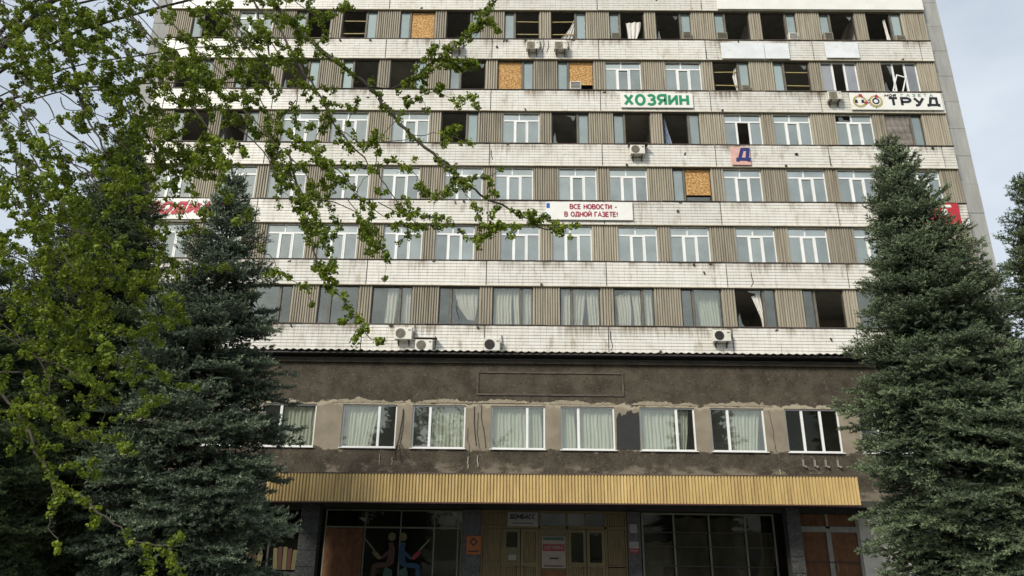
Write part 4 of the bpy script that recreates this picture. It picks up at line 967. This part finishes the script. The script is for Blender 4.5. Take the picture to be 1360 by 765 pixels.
def spruce(x, y, H, rad, label, mats='spruce', seed=1, z0=.5, whorl=.34, name='spruce_tree', thin=0.0, lean=0.0, ex=.56, core=1.0):
    rng = np.random.default_rng(seed); t = thing(name, label, 'tree', (x, y, 0), 'spruces in front of the building')
    toward = math.atan2(-32.5-y, -1.3-x)
    TV, TT, TN = [], [], []; off = 0; br = MB()
    def rad_at(z):
        f = max(0, (H-z)/(H-z0)); return rad*f**ex*(.62+.38*min(1, z/4.2))
    def ctr(z): return lean*max(0, (H-z)/H)**.8
    z = z0
    while z < H-.12:
        f = (H-z)/(H-z0); r_here = rad_at(z)
        nb = int(5+5*min(1, r_here/1.6)); ph = rng.uniform(0, 6.28)
        for i in range(nb):
            if rng.random() < thin: continue
            az = ph+6.283*i/nb+rng.uniform(-.3, .3)
            want = max(.25, r_here*rng.uniform(.66, 1.10)*(1+.06*math.sin(3*az+z)))
            l = min(LENS, key=lambda q: abs(q-want)); back = math.cos(az-toward) < -.25
            src = BOUGHS_T if back else BOUGHS
            V, T, tn, bones = src[l][rng.integers(len(src[l]))]
            sc = want/l
            pit = (.85*(1-f)**2.5+.08-.42*f+rng.uniform(-.16, .16)); rol = rng.uniform(-.25, .25)
            Rm = np.array(Matrix.Rotation(az, 3, 'Z') @ Matrix.Rotation(-pit, 3, 'Y') @ Matrix.Rotation(rol, 3, 'X'))
            zz = z+rng.uniform(-.18, .18); o3 = np.array([ctr(zz), 0, zz])
            TV.append((V*np.array([sc, 1, 1])) @ Rm.T + o3); TT.append(T+off); TN.append(np.clip(tn*rng.uniform(.55, 1.2), 0, 1)); off += len(V)
            if not back or rng.random() < .4:
                br.tube([tuple((np.array(q)*np.array([sc, 1, 1])) @ Rm.T + o3) for q in bones[0][::2]], .012+.012*want, .005, 4)
        z += whorl*(.55+.6*f)*rng.uniform(.85, 1.15)
    for i in range(5):                                 # leading shoot
        V, T, tn, _ = BOUGHS[.35][i % 3]; az = i*1.26
        Rm = np.array(Matrix.Rotation(az, 3, 'Z') @ Matrix.Rotation(-1.05+.1*i, 3, 'Y'))
        TV.append(V @ Rm.T + np.array([0, 0, H-.35+.03*i])); TT.append(T+off); TN.append(tn); off += len(V)
    # old inner twigs and needles, coloured dark and added to block light in gaps
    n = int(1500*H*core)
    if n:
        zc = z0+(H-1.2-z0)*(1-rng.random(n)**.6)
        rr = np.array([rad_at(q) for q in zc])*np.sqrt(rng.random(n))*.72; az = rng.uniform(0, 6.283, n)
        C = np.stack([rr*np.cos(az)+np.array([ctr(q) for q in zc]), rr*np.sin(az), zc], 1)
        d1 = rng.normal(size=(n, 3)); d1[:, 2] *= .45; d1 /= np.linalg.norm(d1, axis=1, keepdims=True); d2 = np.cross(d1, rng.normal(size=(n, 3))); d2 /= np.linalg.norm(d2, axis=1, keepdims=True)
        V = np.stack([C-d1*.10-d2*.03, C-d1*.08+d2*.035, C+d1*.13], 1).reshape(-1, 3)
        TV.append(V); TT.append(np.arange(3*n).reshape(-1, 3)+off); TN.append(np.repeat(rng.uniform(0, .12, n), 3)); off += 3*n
    V = np.concatenate(TV); T = np.concatenate(TT); N = np.concatenate(TN)
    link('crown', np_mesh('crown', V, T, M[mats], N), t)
    MB().tube([(ctr(0), 0, -.1), (ctr(H*.3)+.02, 0, H*.3), (ctr(H*.6)-.02, 0, H*.6), (0, 0, H*.97)], .05+.013*H, .012, 9).build('trunk', M['bark'], t, None, True)
    br.build('branches', M['bark'], t)
    return len(T)
nt_ = 0
nt_ += spruce(8.59, -16, 12.85, 3.6, 'tall full blue green spruce hiding the right end of the facade', seed=3, lean=.75, ex=.74)
nt_ += spruce(-8.47, -17, 11.0, 3.3, 'gappy blue green spruce before the left facade, visible trunk and thin top', mats='spruce_blue', seed=11, thin=.14, core=.35, ex=.74, lean=-.1)
nt_ += spruce(-13.6, -13.5, 14.5, 4.2, 'tall dark spruce behind the left one with elm branches before its top', 'spruce_dark', 21, ex=.76)
nt_ += spruce(15.2, -12, 13.9, 2.9, 'dark spruce at the right picture edge against the sky', 'spruce_dark', 31, whorl=.5, thin=.25, core=.25)
nt_ += spruce(-12.9, -18.8, 8.2, 3.6, 'low dark spruce at the lower left under the elm boughs', 'spruce_dark', 41)
print('SPRUCE TRIS', nt_)

# ------------------------------------------------------------------ elm with young bunched leaves reaching in from the left
LIMBS = [
 ( [(-6.71, -24.0, 12.22), (-5.93, -24.07, 11.24), (-5.36, -24.15, 10.65), (-5.04, -24.23, 10.19), (-4.6, -24.3, 9.73), (-4.18, -24.38, 9.25), (-3.75, -24.45, 8.85), (-3.4, -24.52, 8.53), (-3.19, -24.6, 8.24), (-2.92, -24.68, 7.84), (-2.66, -24.75, 7.56), (-2.31, -24.82, 7.19), (-2.08, -24.9, 6.96), (-1.79, -24.97, 6.69), (-1.42, -25.05, 6.44), (-1.11, -25.12, 6.21), (-0.85, -25.2, 6.07)] , 0.035 , 0.006 , 0.6 ),
 ( [(-3.3, -24.9, 8.26), (-2.99, -24.96, 8.2), (-2.67, -25.02, 8.32), (-2.48, -25.08, 8.48), (-2.25, -25.14, 8.65), (-2.1, -25.2, 8.76)] , 0.01 , 0.004 , 0.35 ),
 ( [(-2.1, -25.2, 8.85), (-1.95, -25.23, 8.91), (-1.83, -25.25, 8.99), (-1.74, -25.27, 8.94), (-1.64, -25.3, 8.83)] , 0.005 , 0.003 , 1.0 ),
 ( [(-1.91, -25.2, 8.87), (-1.88, -25.23, 9.07), (-1.76, -25.27, 9.23), (-1.69, -25.3, 9.3)] , 0.004 , 0.003 , 1.0 ),
 ( [(-2.71, -25.1, 8.35), (-2.58, -25.13, 8.48), (-2.48, -25.17, 8.64), (-2.4, -25.2, 8.66)] , 0.005 , 0.003 , 1.0 ),
 ( [(-2.55, -25.1, 8.39), (-2.3, -25.13, 8.41), (-2.06, -25.17, 8.47), (-1.94, -25.2, 8.45)] , 0.005 , 0.003 , 1.0 ),
 ( [(-2.88, -25.0, 8.03), (-2.59, -25.02, 8.04), (-2.3, -25.05, 8.04), (-2.08, -25.08, 7.99), (-1.91, -25.1, 8.0)] , 0.004 , 0.003 , 0.85 ),
 ( [(-5.53, -24.0, 10.72), (-5.31, -24.09, 10.17), (-5.07, -24.17, 9.65), (-4.94, -24.26, 9.24), (-4.73, -24.34, 9.09), (-4.45, -24.43, 8.77), (-4.37, -24.51, 8.32), (-4.28, -24.6, 7.83)] , 0.016 , 0.005 , 0.55 ),
 ( [(-4.9, -24.3, 9.77), (-4.63, -24.37, 9.28), (-4.39, -24.44, 8.89), (-4.11, -24.51, 8.47), (-3.89, -24.58, 8.11), (-3.71, -24.65, 7.77), (-3.43, -24.72, 7.43), (-3.13, -24.79, 7.1), (-2.94, -24.86, 6.79), (-2.69, -24.93, 6.43), (-2.49, -25.0, 6.26)] , 0.016 , 0.004 , 0.5 ),
 ( [(-4.38, -24.6, 7.49), (-4.2, -24.7, 7.05), (-4.07, -24.8, 6.72), (-3.95, -24.9, 6.41), (-3.85, -25.0, 6.13), (-3.67, -25.1, 5.8), (-3.53, -25.2, 5.53), (-3.31, -25.3, 5.25), (-3.08, -25.4, 4.99), (-2.93, -25.5, 4.8), (-2.74, -25.6, 4.69)] , 0.014 , 0.004 , 0.78 ),
 ( [(-3.91, -25.0, 6.34), (-3.65, -25.13, 6.04), (-3.45, -25.27, 5.76), (-3.35, -25.4, 5.53)] , 0.006 , 0.003 , 0.8 ),
 ( [(-8.36, -24.0, 10.71), (-8.06, -24.1, 9.65), (-7.84, -24.2, 9.17), (-7.53, -24.3, 8.56), (-7.0, -24.4, 7.78), (-6.72, -24.5, 7.38), (-6.36, -24.6, 6.98)] , 0.022 , 0.007 , 0.5 ),
 ( [(-8.65, -24.0, 8.67), (-7.94, -24.12, 8.78), (-7.37, -24.24, 8.64), (-6.9, -24.36, 8.58), (-6.56, -24.48, 8.6), (-6.22, -24.6, 8.7)] , 0.016 , 0.005 , 0.5 ),
 ( [(-7.34, -24.3, 10.09), (-6.93, -24.4, 9.58), (-6.65, -24.5, 9.31), (-6.46, -24.6, 9.17)] , 0.005 , 0.003 , 0.5 ),
 ( [(-7.09, -24.0, 10.64), (-6.77, -24.08, 10.22), (-6.34, -24.16, 9.7), (-6.05, -24.24, 9.28), (-5.89, -24.32, 8.84), (-5.85, -24.4, 8.42)] , 0.014 , 0.005 , 0.7 ),
 ( [(-6.03, -24.3, 9.24), (-5.64, -24.38, 8.68), (-5.32, -24.46, 8.14), (-5.31, -24.54, 7.63), (-5.53, -24.62, 7.47), (-5.68, -24.7, 7.26)] , 0.01 , 0.004 , 0.8 ),
 ( [(-7.25, -24.6, 6.21), (-6.83, -24.75, 5.62), (-6.41, -24.9, 5.36), (-5.9, -25.05, 4.96), (-5.59, -25.2, 4.87)] , 0.01 , 0.004 , 0.6 ),
 ( [(-7.69, -25.0, 4.82), (-6.95, -25.1, 4.21), (-6.64, -25.2, 3.98), (-6.33, -25.3, 3.66), (-6.01, -25.4, 3.33), (-5.78, -25.5, 3.16), (-5.48, -25.6, 3.08), (-5.18, -25.7, 2.93), (-4.92, -25.8, 2.78), (-4.56, -25.9, 2.68), (-4.32, -26.0, 2.76)] , 0.014 , 0.004 , 0.45 ),
 ( [(-5.8, -25.6, 3.19), (-5.76, -25.67, 2.97), (-5.69, -25.73, 2.83), (-5.52, -25.8, 2.63)] , 0.006 , 0.003 , 0.6 ),
 ( [(-6.68, -25.2, 4.4), (-6.54, -25.28, 4.26), (-6.27, -25.36, 4.04), (-5.94, -25.44, 3.85), (-5.51, -25.52, 3.69), (-5.17, -25.6, 3.61)] , 0.008 , 0.004 , 0.5 ),
 ( [(-10.21, -23.8, 9.74), (-8.78, -24.0, 8.33), (-8.27, -24.2, 7.69), (-7.74, -24.4, 6.91), (-7.25, -24.6, 6.21)] , 0.03 , 0.01 , 0.5 ),
 ( [(-3.69, -24.7, 7.74), (-3.35, -24.8, 7.49), (-3.05, -24.9, 7.59), (-2.86, -25.0, 7.75)] , 0.005 , 0.003 , 0.85 ),
 ( [(-3.38, -24.9, 7.32), (-3.13, -24.94, 7.41), (-2.75, -24.98, 7.44), (-2.42, -25.02, 7.52), (-2.18, -25.06, 7.45), (-1.94, -25.1, 7.32)] , 0.005 , 0.003 , 0.6 ),
 ( [(-2.29, -25.0, 7.09), (-2.15, -25.05, 6.88), (-1.97, -25.1, 6.81), (-1.78, -25.15, 6.83), (-1.56, -25.2, 6.91)] , 0.005 , 0.003 , 0.8 ),
 ( [(-2.06, -25.1, 6.86), (-1.91, -25.17, 6.52), (-1.76, -25.23, 6.16), (-1.79, -25.3, 5.94)] , 0.005 , 0.003 , 0.9 ),
 ( [(-1.6, -25.1, 6.53), (-1.68, -25.17, 6.28), (-1.54, -25.23, 6.11), (-1.33, -25.3, 6.13)] , 0.005 , 0.003 , 0.9 ),
 ( [(-3.11, -24.9, 7.04), (-2.91, -24.97, 7.13), (-2.66, -25.05, 6.98), (-2.5, -25.12, 6.69), (-2.3, -25.2, 6.53)] , 0.005 , 0.003 , 0.9 ),
 ( [(-3.88, -24.6, 8.09), (-3.98, -24.68, 7.67), (-3.87, -24.75, 7.24), (-3.59, -24.82, 6.94), (-3.37, -24.9, 6.8)] , 0.006 , 0.003 , 0.9 ),
 ( [(-4.38, -24.5, 8.32), (-4.55, -24.57, 7.96), (-4.52, -24.65, 7.57), (-4.26, -24.73, 7.2), (-4.25, -24.8, 6.89)] , 0.006 , 0.003 , 0.9 ),
 ( [(-5.0, -24.4, 8.67), (-4.74, -24.5, 8.12), (-4.58, -24.6, 7.49), (-4.34, -24.7, 7.0), (-4.3, -24.8, 6.58)] , 0.008 , 0.003 , 0.8 ),
 ( [(-5.57, -24.3, 9.37), (-5.21, -24.4, 8.66), (-5.0, -24.5, 8.12), (-4.75, -24.6, 7.71)] , 0.008 , 0.003 , 0.8 ),
 ( [(-3.45, -24.9, 6.69), (-3.22, -25.0, 6.35), (-3.08, -25.1, 6.01), (-3.07, -25.2, 5.83)] , 0.005 , 0.003 , 0.7 ),
 ( [(-4.34, -25.2, 5.87), (-4.08, -25.27, 5.7), (-3.86, -25.33, 5.44), (-3.62, -25.4, 5.31)] , 0.005 , 0.003 , 0.7 ),
 ( [(-1.24, -25.1, 6.26), (-1.02, -25.17, 6.29), (-0.85, -25.23, 6.17), (-0.68, -25.3, 6.14)] , 0.004 , 0.003 , 1.0 ),
]
CLUMPS = [
  ((-8.59,-24.20,9.43), 0.99, 60),
  ((-7.05,-25.32,9.02), 0.68, 40),
  ((-7.60,-24.84,7.54), 0.92, 54),
  ((-7.57,-24.36,6.50), 0.98, 40),
  ((-6.06,-25.48,5.74), 0.62, 17),
  ((-6.95,-25.00,4.91), 0.86, 28),
  ((-6.57,-24.52,5.05), 0.72, 14),
  ((-6.11,-25.64,6.40), 0.63, 18),
  ((-5.96,-25.16,8.23), 0.67, 12),
  ((-6.53,-24.68,7.82), 0.80, 24),
  ((-7.07,-24.20,9.57), 0.66, 7),
  ((-5.52,-25.32,8.01), 0.42, 10),
  ((-5.46,-24.84,7.78), 0.59, 9),
  ((-5.70,-24.36,9.71), 0.65, 22),
  ((-4.60,-25.48,8.56), 0.51, 14),
  ((-4.27,-25.00,9.31), 0.51, 8),
  ((-4.23,-24.52,7.65), 0.60, 8),
  ((-4.20,-25.64,6.60), 0.51, 8),
  ((-3.59,-25.16,6.86), 0.55, 8),
  ((-3.12,-24.68,6.65), 0.52, 5),
  ((-2.64,-24.20,7.05), 0.50, 4),
  ((-5.73,-25.32,4.06), 0.48, 4),
  ((-6.81,-24.84,3.92), 0.50, 5),
  ((-6.14,-24.36,6.72), 0.59, 4),
  ((-5.13,-25.48,6.68), 0.34, 2),
  ((-5.76,-25.00,4.58), 0.33, 5),
  ((-8.11,-24.52,9.70), 0.65, 28),
  ((-6.86,-25.64,5.67), 0.58, 26),
  ((-5.81,-25.16,7.15), 0.55, 9),
  ((-5.03,-24.68,8.12), 0.55, 6),
  ((-7.35,-24.20,5.53), 0.87, 22),
]

CONNECT = {0: 9.2, 7: 9.0, 11: 9.4, 12: 7.6, 14: 9.6, 17: 4.2, 20: 7.4, 29: 8.4, 30: 8.6, 19: 4.0}
TRX, TRY = -9.8, -23.6
elm = thing('elm_tree', 'young leafed elm with bunched bright green leaves reaching in from the left', 'tree', (TRX, TRY, 0))
er = np.random.default_rng(17)
def el(mb, name, m, smooth=True): return mb.build(name, m, elm, (-TRX, -TRY, 0), smooth)
el(MB().tube([(TRX, TRY, -.1), (TRX+.05, TRY, 2.2), (TRX-.05, TRY+.1, 5), (TRX+.1, TRY, 8), (TRX, TRY, 11), (TRX+.3, TRY, 13.5)], .27, .05, 12), 'trunk', M['bark'])
clus = []; twg = MB()
def jitter_path(pts, sub=3, a=.02):
    P = [np.array(p, float) for p in pts]; out = []
    for i in range(len(P)-1):
        p0 = P[max(i-1, 0)]; p1, p2 = P[i], P[i+1]; p3 = P[min(i+2, len(P)-1)]
        for q in range(sub):
            t = q/sub
            out.append(.5*((2*p1)+(-p0+p2)*t+(2*p0-5*p1+4*p2-p3)*t*t+(-p0+3*p1-3*p2+p3)*t**3)+er.normal(size=3)*a*(1 if q else .4))
    out.append(P[-1]); return out
def along_clusters(path, dens, start=.12, gap=.062, spread=.022):
    acc = 0
    run = er.random() < dens
    tot = sum(np.linalg.norm(path[i+1]-path[i]) for i in range(len(path)-1)); pos = 0; nxt = start*tot; left = er.uniform(.1, .3)
    for i in range(len(path)-1):
        seg = path[i+1]-path[i]; l = np.linalg.norm(seg)
        while nxt < pos+l:
            t = (nxt-pos)/l
            if run: clus.append(path[i]+seg*t+er.normal(size=3)*spread)
            nxt += gap*er.uniform(.6, 1.4); left -= gap
            if left < 0: run = er.random() < dens; left = er.uniform(.08, .30) if run else er.uniform(.06, .22)
        pos += l
    clus.append(path[-1])
def side_twigs(path, every, dens):
    for i in range(2, len(path)-1):
        if er.random() < every:
            d = er.normal(size=3); d[1] *= .6; d[2] -= .25; d /= np.linalg.norm(d); l = er.uniform(.10, .34)
            q = [path[i], path[i]+d*l*.5+np.array([0, 0, -.02]), path[i]+d*l+np.array([0, 0, -.05*l*3])]
            twg.tube([tuple(v) for v in q], .0035, .002, 3); along_clusters(q, dens, .25, .05, .02)
for bi, (pts, r0, r1, dn) in enumerate(LIMBS):
    path = jitter_path(pts)
    if bi in CONNECT:
        a = Vector((TRX, TRY, CONNECT[bi])); c = Vector(pts[0]); mid = a.lerp(c, .5)+Vector((0, 0, .35))
        head = jitter_path([tuple(a), tuple(a.lerp(mid, .5)+Vector((0, 0, .12))), tuple(mid), pts[0]], 3, .015)[:-1]
        el(MB().tube([tuple(v) for v in head+path[:2]], r0*1.5, r0*1.1, 7), 'limb', M['bark'])
    o = el(MB().tube([tuple(v) for v in path], r0*1.15, r1*1.15, 6), 'branch', M['twig'])
    along_clusters(path, dn, .06 if r0 < .012 else .25)
    side_twigs(path, .14+.22*dn*(r0 < .02), .85)
for (cx, cy, cz), rr_, n_ in CLUMPS:
    for i in range(n_):
        v = er.normal(size=3)*np.array([.55, .8, .55])*rr_; p = np.array([cx, cy, cz])+v
        d = np.array([er.uniform(.1, 1), er.uniform(-.6, .4), er.uniform(-1.0, .35)]); d /= np.linalg.norm(d); l = er.uniform(.30, .75)
        side = np.cross(d, [0, 1, .2])*er.uniform(-.22, .22)*l
        path = [p, p+d*l*.35+side*.6, p+d*l*.7+side+np.array([0, 0, -.03]), p+d*l+side*.7+np.array([0, 0, -.10*l])]
        path = jitter_path(path, 3, .008)
        twg.tube([tuple(q) for q in path], .0055, .002, 3)
        along_clusters(path, .78, .1)
        # a bare stalk leading back towards the trunk side
        if er.random() < .3:
            back = p+np.array([-.35-.4*er.random(), er.uniform(-.1, .3), .25+.5*er.random()])
            twg.tube([tuple(q) for q in jitter_path([back, (back+p)/2+er.normal(size=3)*.04, p], 3, .006)], .009, .0055, 4)
o = el(twg, 'twigs', M['twig'], False); tag(o, kind='stuff')
C = np.array(clus); NC = len(C); K = 26
d = er.normal(size=(NC, K, 3)); d /= np.linalg.norm(d, axis=-1, keepdims=True)
rad = er.uniform(.020, .056, (NC, K, 1))*er.uniform(.65, 1.25, (NC, 1, 1))
ctr = C[:, None]+d*rad
nrm = d*1.0+er.normal(size=(NC, K, 3))*.5; nrm /= np.linalg.norm(nrm, axis=-1, keepdims=True)
u = np.cross(nrm, er.normal(size=(NC, K, 3))); u /= np.linalg.norm(u, axis=-1, keepdims=True); w = np.cross(nrm, u)
sz = er.uniform(.010, .0185, (NC, K, 1))
ang = np.arange(5)*2*math.pi/5
V = (ctr[:, :, None]+u[:, :, None]*(np.cos(ang)[None, None, :, None]*sz[:, :, None]*1.25)+w[:, :, None]*(np.sin(ang)[None, None, :, None]*sz[:, :, None])).reshape(-1, 3)
V[:, :] += 0
n5 = NC*K; b0 = np.arange(n5)[:, None]*5
T = np.concatenate([b0+np.array([[0, 1, 2]]), b0+np.array([[0, 2, 3]]), b0+np.array([[0, 3, 4]])], 1).reshape(-1, 3)
tint = np.repeat(np.clip(er.uniform(.15, 1.0, (NC, 1))*.6+er.uniform(0, .45, (NC, K)), 0, 1).reshape(-1), 5)
link('crown', np_mesh('crown', V, T, M['elm'], tint), elm, (-TRX, -TRY, 0))
print('ELM clusters', NC, 'tris', len(T))
